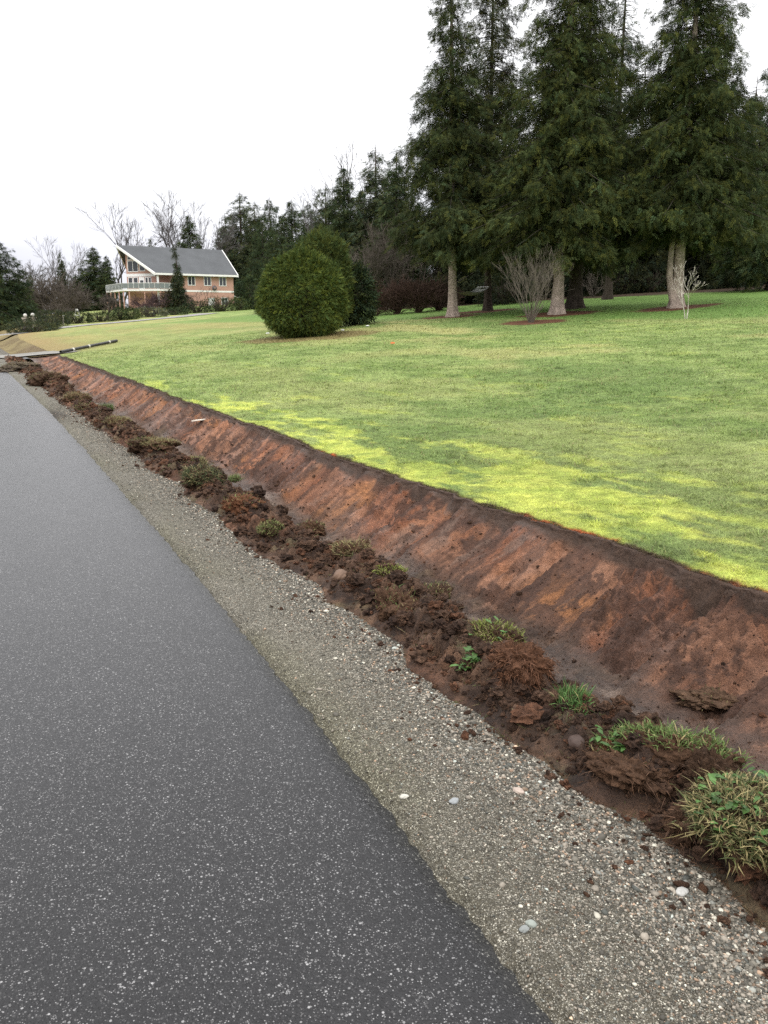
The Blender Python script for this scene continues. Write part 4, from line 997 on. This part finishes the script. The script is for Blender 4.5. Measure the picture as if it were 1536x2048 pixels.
# ------------------------------------------------------------------ garden before the house
GR = (.036, .052, .022)
hedges = [  # px, py, d, rx, ry, rz, n, boxy, leaf, label
    (155, 647, 108, 1.75, .8, .78, 1200, 4, (.030, .043, .018), 'clipped dark box hedge left of the crab-apple tree'),
    (203, 643, 110, 1.75, .8, .62, 1200, 4, (.034, .046, .020), 'clipped low box hedge under the crab-apple tree'),
    (241, 640, 112, .9, .9, .85, 800, 2.4, (.030, .045, .018), 'round dark bush beside the box hedge'),
    (262, 640, 113, 1.1, .9, .80, 800, 2.4, (.034, .050, .018), 'twin round bush left of the grey-green shrub'),
    (301, 636, 118, 2.3, 1.0, .70, 1400, 2.6, (.085, .092, .060), 'grey-green mounded shrub beside the drive'),
    (349, 633, 122, 1.9, .9, .52, 1200, 3.6, (.034, .048, .022), 'low clipped hedge between the grey-green shrub and the house'),
    (393, 630, 126, 1.9, 1.2, .85, 1100, 2.4, (.028, .042, .018), 'dark spreading bush under the lower door'),
    (442, 627, 128, 2.9, 1.5, 1.05, 1600, 2.2, (.036, .052, .022), 'big rounded evergreen below the right windows'),
    (478, 625, 130, 1.6, 1.2, .95, 900, 2.2, (.075, .10, .040), 'yellow-green shrub at the right corner of the house'),
    (105, 655, 102, 2.2, 1.2, 1.0, 1400, 2.2, (.044, .055, .030), 'loose dark hedge bush right of the gate pillars'),
    (62, 668, 82, 2.6, 1.1, .55, 1500, 2.4, (.046, .058, .030), 'low spreading juniper at the corner of the drive'),
    (84, 662, 88, 2.0, 1.1, .80, 1200, 2.2, (.040, .050, .028), 'juniper bush below the gate pillars'),
    (32, 660, 108, 1.2, 1.0, .95, 800, 2.2, (.026, .042, .018), 'round dark bush left of the gate pillars'),
    (5, 668, 108, 1.8, 1.2, .70, 900, 2.4, (.12, .12, .055), 'straw-coloured low hedge at the left edge'),
    (128, 648, 112, 1.3, 1.0, .8, 800, 2.2, (.050, .050, .034), 'brownish bush between the loose hedge and box hedge'),
]
for i, (px, py, d, rx, ry, rz_, n, bx, lf, lab) in enumerate(hedges):
    x, y, z = spot(px, py, d)
    shrub('garden_bush' if bx < 3 else 'box_hedge', lab, 'bush' if bx < 3 else 'hedge', (x, y, z - .1), rx, ry, rz_, n, .30, lf, 300 + i, group='bushes along the drive', boxy=bx, shell=.4, rough_=.12, rot=-YAW)
x, y, z = spot(215, 640, 116)
bare_tree('crabapple_tree', 'spreading grey-brown bare crab-apple on the garden lawn', 'tree', (x, y, z), M_twig_brown, 330, n0=1, length=1.2, r0=.20, depth=6, spread=.72, up=.02, kids=(3, 4), shrink=.76, gnarl=.2, minr=.016)
M_twig_purple = mat('purple_twigs', rough=.9, spec=.1, noise=((2, .2),), base=(.065, .042, .044))
x, y, z = spot(316, 625, 128)
bare_tree('plum_tree', 'dark purple bare ornamental tree before the deck', 'tree', (x, y, z), M_twig_purple, 331, n0=3, length=1.5, r0=.12, depth=5, spread=.7, up=.0, kids=(3, 4), shrink=.74, gnarl=.2, minr=.016, fork=.9)
x, y, z = spot(285, 626, 130)
bare_tree('plum_tree', 'smaller purple bare shrub under the deck rail', 'tree', (x, y, z), M_twig_purple, 332, n0=4, length=1.2, r0=.09, depth=4, spread=.7, up=.05, kids=(3, 4), shrink=.74, gnarl=.2, minr=.018, fork=.9)
x, y, z = spot(400, 622, 130)
bare_tree('bare_shrub', 'reddish bare shrub before the right half of the house', 'shrub', (x, y, z), M_twig_brown, 333, n0=5, length=1.5, r0=.07, depth=4, spread=.6, up=.12, kids=(2, 3), shrink=.74, gnarl=.15, minr=.016, fork=.8)
# weeping cedar in front of the roof: narrow, ragged, hanging boughs
x, y, z = spot(353, 625, 130)
hh = top(353, 484, 625, 130)
conifer('weeping_cedar', 'narrow weeping evergreen standing before the house roof', 'tree', (x, y, z), hh, .3, 1.5, 120, 2600, 340, r0=.2, bark=M_bark_dark, leaf=(.030, .040, .020), shape=.95, droop=1.15, clump=.7, size=.6, fans=FAN5, curve=(.5, 0), topw=.15)
shrub('skirt_evergreen', 'dark evergreen shrub at the foot of the weeping cedar', 'shrub', (*spot(352, 622, 131)[:2], z), 2.6, 1.6, 1.6, 1700, .5, (.032, .036, .022), 341, egg=.2, shell=.5, rough_=.3)
# gate pillars with globe lamps
M_stonepale = mat('pale_pillar', rough=.85, spec=.2, noise=((5, .12),), base=(.46, .40, .36))
M_globe = mat('white_globe', rough=.35, spec=.4, noise=(), base=(.50, .48, .44))
for px, lab in ((53, 'pale gate pillar with a white globe, left of the pair'), (68, 'pale gate pillar with a white globe, right of the pair')):
    x, y, z = spot(px, 660, 100)
    root = tag(empty('gate_pillar', (x, y, z), -YAW), lab, 'pillar', 'pair of gate pillars')
    m = MB(); m.box(-.25, .25, -.25, .25, -.2, 1.15); m.build('shaft', M_stonepale, root)
    m = MB(); m.box(-.32, .32, -.32, .32, 1.15, 1.27); m.build('cap', M_stonepale, root)
    v, fi = icosub(2); mk('globe', v * .22 + np.array([0, 0, 1.52]), fi, M_globe, root, smooth=True)
# white garden A-frame
x, y, z = spot(155, 640, 116)
root = tag(empty('garden_trestle', (x, y, z + .5), -YAW), 'small white wooden A-frame trestle behind the box hedge', 'trestle')
m = MB(); MB().bar((-.55, 0, -.6), (-.06, 0, 1.1), .07).build('leg', M_white, root); MB().bar((.6, 0, -.6), (.08, 0, 1.1), .07).build('leg', M_white, root); m = MB(); m.bar((-.35, .0, .25), (.33, .0, .25), .05); m.build('crossbar', M_white, root)
# marker posts
for px, py, d, lab in ((127, 648, 104, 'thin grey marker post in front of the brownish bush'), (15, 655, 108, 'thin white marker post at the far left of the drive')):
    x, y, z = spot(px, py, d); root = tag(empty('marker_post', (x, y, z)), lab, 'post'); m = MB(); m.bar((0, 0, -.2), (0.04, 0, 1.15), .07); m.build('post', M_stonepale, root); m = MB(); m.box(-.06, .14, -.09, .09, 1.15, 1.22); m.build('post_cap', M_white, root)

# ------------------------------------------------------------------ drives
M_drive = aggregate_mat('drive_gravel', (60, 30), [(.17, .165, .15), (.26, .25, .23), (.36, .35, .32)], (.20, .19, .17), (.6, .4), .9, .2, (.004, .006), tintscale=.5, tintamt=.15)
def strip(name, pts, width, m, lift=.03, n=60, colr=(1, 1, 1), zf=None):
    pts = np.array(pts, float); tt = np.linspace(0, 1, len(pts)); q = np.linspace(0, 1, n)
    c = np.stack([np.interp(q, tt, pts[:, 0]), np.interp(q, tt, pts[:, 1])], -1)
    for _ in range(3): c[1:-1] = (c[:-2] + 2 * c[1:-1] + c[2:]) / 4
    d = norm(np.gradient(c, axis=0)); nrm_ = np.stack([-d[:, 1], d[:, 0]], -1)
    a = np.linspace(-.5, .5, 9); wv = width * (1 + .12 * (fbm(q * 14, 0 * q, 401, 3) - .5))
    P = c[:, None] + nrm_[:, None] * (a[None] * wv[:, None])[..., None]
    X, Y = P[..., 0], P[..., 1]
    Z = (zf(X, Y) if zf else H(X, Y)) + lift
    tag(mk(name, np.stack([X, Y, Z], -1).reshape(-1, 3), grid(*X.shape), m, col=np.ones((X.size, 3)) * np.array(colr), smooth=True), kind='structure')
def crossing(X, Y):      # over the culvert: from the road's level up to the lawn
    return np.where(X < 4.3, .0 + (H(np.maximum(X, 4.3), Y)) * sst(1.4, 4.3, X), H(X, Y))
strip('gravel_drive', [(.6, 39.6), (1.6, 39.5), (3.6, 39.8), (4.5, 40.1)], 2.9, M_drive, .025, zf=crossing)
p0 = spot(-40, 690, 78); p1 = spot(20, 676, 80); p2 = spot(100, 664, 92); p3 = spot(160, 656, 98); p4 = spot(255, 646, 105); p5 = spot(345, 637, 112); p6 = spot(420, 630, 122)
strip('house_drive', [p0[:2], p1[:2], p2[:2], p3[:2], p4[:2], p5[:2], p6[:2]], 3.4, M_drive, .05, colr=(1.15, 1.15, 1.2))
# grassy continuation of the ditch beyond the crossing
sy = np.linspace(38.0, 130, 150); sx = np.linspace(0, 1, 26); SYY, SXX = np.meshgrid(sy, sx, indexing='ij')
X = 1.6 + (lip(SYY) + .1 - 1.6) * SXX
zz = np.interp(SXX, [0, .15, .42, .6, 1], [-.03, -.06, -.42, -.38, 0]) + (H(lip(SYY) + .1, SYY) + .0) * sst(.55, 1, SXX)
blend = sst(41.8, 43.2, SYY); zz = zz * blend + (1 - blend) * (crossing(X, SYY) - .03)
sc = mixc((.20, .16, .075), (.14, .105, .05), sst(.35, .65, fbm(X * 1.2, SYY * .5, 411, 4))); sc = mixc(sc, (.11, .075, .045), sst(.45, .65, SXX) * sst(60, 50, SYY) * .6)
tag(mk('swale', np.stack([X, SYY, zz + .03 * (fbm(X * 3, SYY * 2, 412, 3) - .5)], -1).reshape(-1, 3), grid(*X.shape)[:, ::-1], M_lawn, col=sc.reshape(-1, 3), smooth=True), kind='structure')
# ------------------------------------------------------------------ torn turf and clods along the ditch
def on_height(px, py, z):
    a = survey(px, py, 1.0); k = (z - CAMZ) / (a[2] - CAMZ)
    return a[0] * k, a[1] * k
def berm_spot(px, py, dz=0.0):
    z = .08
    for _ in range(12):
        x, y = on_height(px, py, z)
        sgrid = np.linspace(0, 2.2, 120); X, Z = ditch_at(sgrid, np.full(120, y)); j = np.argmin(np.abs(X - x)); z = .5 * z + .5 * (Z[j] if x > 1.83 else .0)
    return float(x), float(y), float(z) + dz
M_clod = mat('rooty_soil', rough=.95, spec=.15, noise=((18, .35), (80, .35)), bump=((30, .03), (110, .015)))
M_weed = mat('weed_leaves', rough=.5, spec=.35, noise=(), trans=.2)
def clod(name, label, px, py, rx, ry, rz_, soil, seed, ng=0, glen=.07, gcol=(.12, .16, .05), gdir=(0, 0, 1), side=None, dry=.25, weeds=0, roots=0, rot=0, dz=-.02, cat='turf clod', group='torn clods along the ditch', curl=.6, cover=.1):
    r = rs(seed); x, y, z = berm_spot(px, py, dz); glen *= .58; k_ = .78 if 513 <= seed <= 526 else 1; rx *= k_; ry *= k_; rz_ *= k_; roots = int(roots * .3); rx *= .95; ry *= .95; rz_ *= .85
    root = tag(empty(name, (x, y, z), rot), label, cat, group)
    v, f = icosub(4)
    n1 = fbm(v[:, 0] * 1.6 + seed, v[:, 1] * 1.6 + v[:, 2] * 1.3, seed, 3); n2 = fbm(v[:, 0] * 5 + v[:, 2] * 3, v[:, 1] * 5 - v[:, 2] * 2, seed + 1, 4); n3 = fbm(v[:, 0] * 16 + v[:, 2] * 9, v[:, 1] * 16 + v[:, 2] * 7, seed + 2, 3)
    p = v * (1 + 1.0 * (n1 - .5) + .75 * (n2 - .5) + .38 * (n3 - .5))[:, None] * np.array([rx, ry, rz_]); p[:, 2] += rz_ * .35
    c = mixc(np.array(soil) * .55, np.array(soil) * 1.35, n3)
    mk('soil', p, f, M_clod, root, col=c, smooth=True)
    nv = norm(v)
    def pick(n, thr):
        w = (nv @ norm(np.array(side if side is not None else (0, 0, 1.))[None])[0]); idx = np.where(w > thr)[0]
        i = r.choice(idx, n); return p[i] + r.normal(0, .008, (n, 3)), nv[i]
    if ng:
        P, N_ = pick(ng, cover); a = r.uniform(0, 6.283, ng)
        d = norm(np.array(gdir)[None] * .8 + N_ * .7 + r.normal(0, .45, (ng, 3)))
        b = np.stack([np.cos(a), np.sin(a), -r.uniform(.1, 1.1, ng)], -1) * curl
        cc = np.array(gcol)[None] * r.uniform(.4, 1.35, ng)[:, None]; cc = np.where(r.uniform(0, 1, ng)[:, None] < dry, np.array((.30, .25, .115))[None] * r.uniform(.6, 1.3, ng)[:, None], cc)
        V, F, q = blades(P, d, glen * r.uniform(.4, 1.4, ng), np.full(ng, .0035) * r.uniform(.7, 1.5, ng), cc, b); mk('grass', V, F, M_blade, root, col=q)
    if roots:
        P, N_ = pick(roots, -.6); d = norm(N_ + r.normal(0, .6, (roots, 3)) + np.array([0, 0, -.6])); b = r.normal(0, .7, (roots, 3)) + np.array([0, 0, -.5])
        cc = np.array(soil)[None] * r.uniform(.8, 2.4, roots)[:, None]
        V, F, q = blades(P, d, r.uniform(.012, .035, roots), np.full(roots, .002), cc, b); mk('roots', V, F, M_blade, root, col=q)
    if weeds:
        V, F, Cc, k = [], [], [], 0
        P, N_ = pick(weeds, .2)
        for i in range(weeds):
            a = r.uniform(0, 6.283); L = r.uniform(.025, .055); w = L * r.uniform(.35, .55); up = r.uniform(.1, .9)
            d = norm(np.array([[math.cos(a), math.sin(a), up]]))[0]; s_ = norm(np.cross(d, [0, 0, 1.])[None])[0]; o_ = P[i] + np.array([0, 0, r.uniform(0, .03)])
            V += [o_, o_ + d * L * .35 + s_ * w * .5, o_ + d * L * .8 + s_ * w * .35 - np.array([0, 0, .004]), o_ + d * L - np.array([0, 0, .012]), o_ + d * L * .8 - s_ * w * .35 - np.array([0, 0, .004]), o_ + d * L * .35 - s_ * w * .5]
            F.append(np.arange(6) + k); k += 6; Cc += [np.array((.060, .125, .030)) * r.uniform(.6, 1.6)] * 6
        mk('leaves', np.array(V), np.array(F), M_weed, root, col=np.array(Cc))
    return root
DKS, RDS, MDS = (.062, .035, .021), (.125, .054, .027), (.088, .048, .028)
clod('turf_clod', 'big upturned turf clod with long dry grass at the right edge', 1490, 1650, .19, .17, .10, DKS, 501, ng=4600, glen=.066, gcol=(.085, .10, .034), dry=.48, weeds=110, roots=500, side=(.1, -.3, 1), cover=-.25, curl=.9)
clod('turf_clod', 'long strip of torn sod with bright grass on its back, left of the biggest clod', 1345, 1500, .08, .20, .08, MDS, 502, ng=1500, glen=.065, gcol=(.13, .19, .055), dry=.15, side=(.5, .1, 1), rot=.5, cover=.1)
clod('soil_clod', 'dark upright soil clod between the biggest turf clod and the sod strip', 1420, 1575, .07, .08, .11, DKS, 503, roots=700)
clod('soil_clod', 'rusty soil clod sliding onto the gravel below the biggest turf clod', 1380, 1650, .07, .07, .06, MDS, 504, roots=700)
clod('turf_clod', 'small leafy weed clump on reddish soil at the gravel edge', 1222, 1505, .06, .06, .05, RDS, 505, ng=260, glen=.05, weeds=34, dry=.2)
clod('turf_clod', 'crumbly red-brown soil heap beside the long sod strip', 1270, 1540, .11, .15, .05, MDS, 506, roots=900)
clod('grass_tuft', 'upright tuft of green grass on dark soil above the gravel', 1145, 1415, .06, .06, .055, DKS, 507, ng=420, glen=.11, gcol=(.10, .19, .055), dry=.1, gdir=(0, 0, 1.6), curl=.4, cat='grass tuft')
clod('soil_clod', 'round rust-red root ball shaggy with roots', 1035, 1340, .11, .12, .085, (.098, .046, .025), 508, roots=7000, dz=.0)
clod('turf_clod', 'mossy sod with yellow-green grass behind the root ball', 985, 1285, .13, .18, .085, DKS, 509, ng=1300, glen=.05, gcol=(.16, .18, .04), dry=.2, weeds=10)
clod('weed', 'small bright leafy weed left of the root ball', 940, 1332, .045, .045, .04, DKS, 510, weeds=42, ng=60, glen=.05, cat='weed', group=None)
clod('turf_clod', 'flipped dark sod with a ragged edge lying on the ditch side', 870, 1190, .14, .16, .07, DKS, 511, ng=500, glen=.05, roots=700, dry=.4)
clod('turf_clod', 'dull clod with a fringe of pale roots near the flipped dark sod', 800, 1215, .13, .15, .10, MDS, 512, roots=1200, ng=160, glen=.05)
clod('turf_clod', 'clod topped with a small yellow-green patch of moss', 782, 1140, .12, .14, .07, DKS, 513, ng=700, glen=.035, gcol=(.24, .28, .06), dry=.1)
clod('turf_clod', 'shaggy brown clod with drooping dead grass in the middle of the row', 705, 1110, .16, .18, .11, MDS, 514, ng=600, glen=.07, gcol=(.11, .10, .04), dry=.6, roots=900)
clod('turf_clod', 'round moss-covered clod lying at the edge of the gravel', 540, 1062, .11, .10, .09, DKS, 515, ng=1500, glen=.035, gcol=(.15, .17, .055), dry=.15, cover=-.1)
clod('turf_clod', 'low brown clod just behind the round mossy one', 620, 1060, .18, .20, .11, MDS, 516, roots=1200, ng=300, glen=.05, dry=.5)
clod('turf_clod', 'large rusty clod on the gravel side before the dark green one', 485, 1010, .20, .22, .12, RDS, 517, roots=1500, ng=200, glen=.05, dry=.6)
clod('turf_clod', 'bright green grass tuft sitting behind the large rusty clod', 470, 962, .10, .12, .07, DKS, 518, ng=700, glen=.07, gcol=(.15, .21, .07), dry=.1)
clod('turf_clod', 'large dark green hanging sod with long blades', 405, 960, .20, .20, .15, DKS, 519, ng=1500, glen=.11, gcol=(.055, .075, .025), dry=.25, curl=1.1, cover=-.3)
clod('turf_clod', 'grassy clod with pale yellowish blades between dark ones', 388, 928, .16, .18, .10, DKS, 520, ng=1000, glen=.07, gcol=(.19, .19, .08), dry=.35)
clod('turf_clod', 'wide clod with a light straw crown', 322, 892, .24, .26, .11, MDS, 521, ng=1200, glen=.07, gcol=(.19, .18, .08), dry=.5)
clod('turf_clod', 'dark clod at the gravel edge below the straw-crowned one', 285, 890, .20, .22, .12, DKS, 522, ng=300, glen=.07, roots=600)
clod('grass_tuft', 'tall green grass tuft standing on the far part of the berm', 214, 820, .16, .16, .12, DKS, 523, ng=700, glen=.20, gcol=(.10, .17, .05), dry=.15, gdir=(0, 0, 1.5), curl=.5, cat='grass tuft')
clod('turf_clod', 'pale grassy clod right below the tall far tuft', 240, 848, .22, .24, .12, MDS, 524, ng=700, glen=.09, gcol=(.20, .19, .08), dry=.5)
clod('turf_clod', 'dark low clod by the small mud patch on the road edge', 180, 820, .26, .28, .12, DKS, 525, ng=300, glen=.1, dry=.5)
clod('turf_clod', 'brownish clod with straw in the far third of the row', 150, 800, .30, .32, .15, MDS, 526, ng=700, glen=.12, gcol=(.17, .15, .07), dry=.6)
clod('turf_clod', 'rough dark heap near the culvert mouth', 95, 762, .42, .45, .22, DKS, 527, ng=500, glen=.16, gcol=(.16, .15, .07), dry=.6)
clod('turf_clod', 'pale muddy heap at the far end by the gravel crossing', 45, 738, .55, .60, .22, (.10, .078, .055), 528, ng=300, glen=.18, gcol=(.16, .15, .07), dry=.6)
clod('turf_clod', 'broken sod pile right at the end of the pavement', 15, 742, .45, .55, .15, (.085, .066, .048), 529, ng=200, glen=.18, gcol=(.16, .15, .07), dry=.6)
clod('mud_slab', 'flat slab of smooth brown mud lying in the ditch bottom', 1425, 1402, .17, .11, .045, (.105, .062, .038), 530, ng=60, glen=.05, dry=.6, dz=-.005, cat='mud slab', group=None, rot=-.5)
# shallow rooty rubbish over the berm
r = rs(61); n = 34000
yy = .7 * np.exp(r.uniform(0, math.log(30 / .7), n)); sd = np.clip(r.normal(.42, .24, n), .03, 1.1)
X, Z = ditch_at(sd, yy); patch = fbm(yy * 3, X * 3, 601, 3)
d = norm(np.stack([r.normal(0, 1, n), r.normal(0, 1, n), np.abs(r.normal(.2, .35, n))], -1)); green = (patch > .60) & (r.uniform(0, 1, n) < .5)
cc = np.array((.085, .045, .024))[None] * r.uniform(.5, 1.9, n)[:, None]; st_ = r.uniform(0, 1, n) < .05; cc[st_] = np.array((.24, .19, .10)) * r.uniform(.6, 1.2, st_.sum())[:, None]
cc[green] = np.array((.11, .13, .045)) * r.uniform(.5, 1.5, green.sum())[:, None]
V, F, q = blades(np.stack([X, yy, Z], -1), d, r.uniform(.012, .05, n) * np.clip(yy / 5, 1, 2.2), .0018 * np.clip(yy / 3.5, 1, 5), cc, r.normal(0, .5, (n, 3)) - np.array([0, 0, .3]))
tag(mk('roots', V, F, M_blade, col=q), kind='stuff')
# single stones worth naming
def stone(label, px, py, size, colr, seed, flat=.7):
    x, y, z = berm_spot(px, py)
    if x < 1.83: x, y = on_height(px, py, -.02); z = float(shoulder_z(np.array(x), np.array(y)))
    r = rs(seed); v, f = icosub(3); p = v * (1 + .5 * (fbm(v[:, 0] * 1.5 + seed, v[:, 1] * 1.5 + v[:, 2], seed, 3) - .5))[:, None] * np.array([1.25, .9, flat]) * size
    tag(mk('stone', p, f, M_stone, col=np.ones((len(p), 1)) * np.array(colr)[None], smooth=True), label, 'stone', 'larger stones by the ditch').location = (x, y, z + size * flat * .45)
    C.objects[-1].rotation_euler = (0, 0, r.uniform(0, 6))
stone('brown cobble half buried in the soil at the gravel edge', 1152, 1480, .035, (.055, .034, .026), 611)
stone('brown stone at the foot of the berm beside the mossy-topped clod', 681, 1156, .05, (.13, .078, .05), 612)
stone('pale pink pebble on the gravel left of the leafy weed clump', 1036, 1580, .018, (.36, .29, .24), 613, .5)
stone('pale grey pebble on the gravel near the pavement edge', 908, 1610, .016, (.25, .26, .26), 614, .5)
stone('white pebble on the gravel nearest the pavement', 808, 1607, .012, (.44, .42, .36), 615, .6)
stone('round grey-green pebble lying low on the gravel', 1062, 1864, .012, (.24, .26, .23), 616, .7)
stone('egg-shaped grey pebble next to the round grey-green one', 1047, 1876, .012, (.20, .21, .20), 617, .6)
stone('broad white pebble among the coarse stones near the right edge', 1365, 1777, .016, (.40, .39, .36), 618, .6)
stone('pale stone fallen from the cut near the orange paint', 905, 985, .035, (.36, .28, .24), 619, .6)
# ------------------------------------------------------------------ left-over things
M_scrap = mat('weathered_white_board', rough=.8, spec=.2, noise=((8, .12),), base=(.72, .66, .56))
def board(label, px, py, L, wd, rz_, tilt, seed):
    x, y, z = berm_spot(px, py, .06)
    o = np.array([(-.5, -.5), (.38, -.5), (.5, .1), (.42, .38), (-.36, .5), (-.46, .2)]) * np.array([L, wd]); r = rs(seed); o += r.normal(0, .01, o.shape)
    V = np.array([(*p, -.008) for p in o] + [(*p, .008) for p in o]); k = len(o); i = np.arange(k); j = (i + 1) % k
    ob = mk('scrap_board', V, [np.stack([i, j, j + k, i + k], -1), i[::-1][None], (i + k)[None]], M_scrap); ob.location = (x, y, z); ob.rotation_euler = (0, tilt, rz_); tag(ob, label, 'board', 'scraps in the ditch')
board('pale splintered board lying on the red bank', 400, 849, .27, .10, -.75, -.15, 1); board('small pale scrap stuck at the top of the cut', 441, 829, .09, .05, -.6, -.4, 2)
# plastic drain pipe on the grass
M_pipe = mat('black_plastic', rough=.55, spec=.4, noise=((4, .3),), base=(.035, .034, .032)); M_band = mat('pale_band', rough=.6, spec=.3, noise=(), base=(.58, .56, .50))
a = survey(122, 712, 36.2); b_ = survey(234, 693, 41); a[2] = float(H(a[0], a[1])) + .085; b_[2] = float(H(b_[0], b_[1])) + .085
L = np.linalg.norm(b_ - a); root = tag(empty('drain_pipe', tuple(a)), 'black corrugated drain pipe with pale bands lying on the grass', 'pipe')
d = (b_ - a) / L; k = np.linspace(0, L, 140); rr_ = .066 + .005 * np.sign(np.sin(k * 40)); V, F = pathtube(d[None] * k[:, None], rr_, 12, cap=False)
V2, F2 = pathtube(d[None] * np.array([0, L])[:, None], [.054, .054], 12, cap=False); m = MB(); m.add(V, F); m.add(V2, [f[:, ::-1] for f in F2]); m.build('pipe', M_pipe, root, smooth=True)
for q in (.20, .47, .85): V, F = pathtube(d[None] * np.array([q * L - .06, q * L + .06])[:, None], [.075, .075], 12); mk('band', V, F, M_band, root, smooth=True)
# culvert mouth under the crossing
x, y, z = 2.62, 37.6, -.20
root = tag(empty('culvert', (x, y, z)), 'dark open culvert mouth under the gravel crossing', 'culvert')
V, F = pathtube([(0, -.9, 0), (0, .2, 0), (0, 4.6, 0)], [.24, .24, .24], 16, cap=False); m = MB(); m.add(V, F); V, F = pathtube([(0, -.9, 0), (0, 4.6, 0)], [.21, .21], 16, cap=False); m.add(V, [f[:, ::-1] for f in F]); m.build('pipe', M_pipe, root, smooth=True)
# hammock slung between two cedars
M_cloth = mat('grey_green_canvas', rough=.9, spec=.1, noise=((20, .15),), base=(.33, .34, .30)); M_rope = mat('dark_rope', rough=.9, spec=.1, noise=(), base=(.05, .045, .04))
A = np.array(TREEBASE[0]) + np.array([.1, .1, 1.25]); B = np.array(TREEBASE[1]) + np.array([-.1, -.1, 1.30])
root = tag(empty('hammock', tuple((A + B) / 2)), 'empty grey-green hammock slung between two cedar trunks', 'hammock')
O = (A + B) / 2; t_ = np.linspace(.22, .90, 24); w_ = np.linspace(-.5, .5, 9); ax = norm((B - A)[None, :2])[0]; pr = np.array([-ax[1], ax[0]])
G = (A[None] * (1 - t_[:, None]) + B[None] * t_[:, None]); sag = -.42 * (1 - ((t_ - .56) / .46) ** 2); P = G[:, None, :] + np.zeros((1, 9, 1)); P[..., :2] += pr[None, None] * w_[None, :, None] * .65
P[..., 2] += sag[:, None] * (1 - .35 * (2 * w_[None]) ** 2); P -= O; top_ = P.reshape(-1, 3); F1 = grid(24, 9); n_ = len(top_)
mk('sling', np.concatenate([top_, top_ - np.array([0, 0, .02])]), np.concatenate([F1, F1[:, ::-1] + n_]), M_cloth, root, smooth=True)
for e, i in ((A, 0), (B, -1)):
    m = MB()
    for j in (0, 4, 8): m.bar(tuple(e - O), tuple(P[i, j]), .012, 5)
    m.build('rope', M_rope, root)
MB().bar(tuple(P[-1, 0] + [0, 0, .02]), tuple(P[-1, 8] + [0, 0, .02]), .025, 6).build('spreader_bar', M_white, root)
x, y, z = TREEBASE[0]
th = np.linspace(0, 2 * np.pi, 13)
# orange marker flag and small litter on the lawn
x, y, z = spot(783, 682, 26); root = tag(empty('marker_flag', (x, y, z)), 'tiny orange marker on the open lawn', 'marker')
M_orange = mat('orange_plastic', rough=.6, spec=.3, noise=(), base=(.75, .22, .08)); m = MB(); m.hexa([(0, -.05, .01), (.10, -.04, .02), (.09, .05, .02), (-.01, .05, .01), (0, -.05, .07), (.10, -.04, .05), (.09, .05, .06), (-.01, .05, .05)]); m.build('flag', M_orange, root)
for px, py, d, lab in ((535, 655, 36, 'small white scrap on the grass left of the egg-shaped bush'), (685, 659, 34, 'small white scrap at the foot of the dark shrub'), (735, 656, 36, 'small white scrap on the grass before the red-brown brush')):
    x, y, z = spot(px, py, d); v, f = icosub(1); o = mk('paper_scrap', v * np.array([.09, .06, .03]) * (1 + .4 * (vn(v[:, 0] * 3, v[:, 1] * 3, 5) - .5))[:, None], f, M_white); o.location = (x, y, z + .04); tag(o, lab, 'scrap', 'white scraps on the lawn')
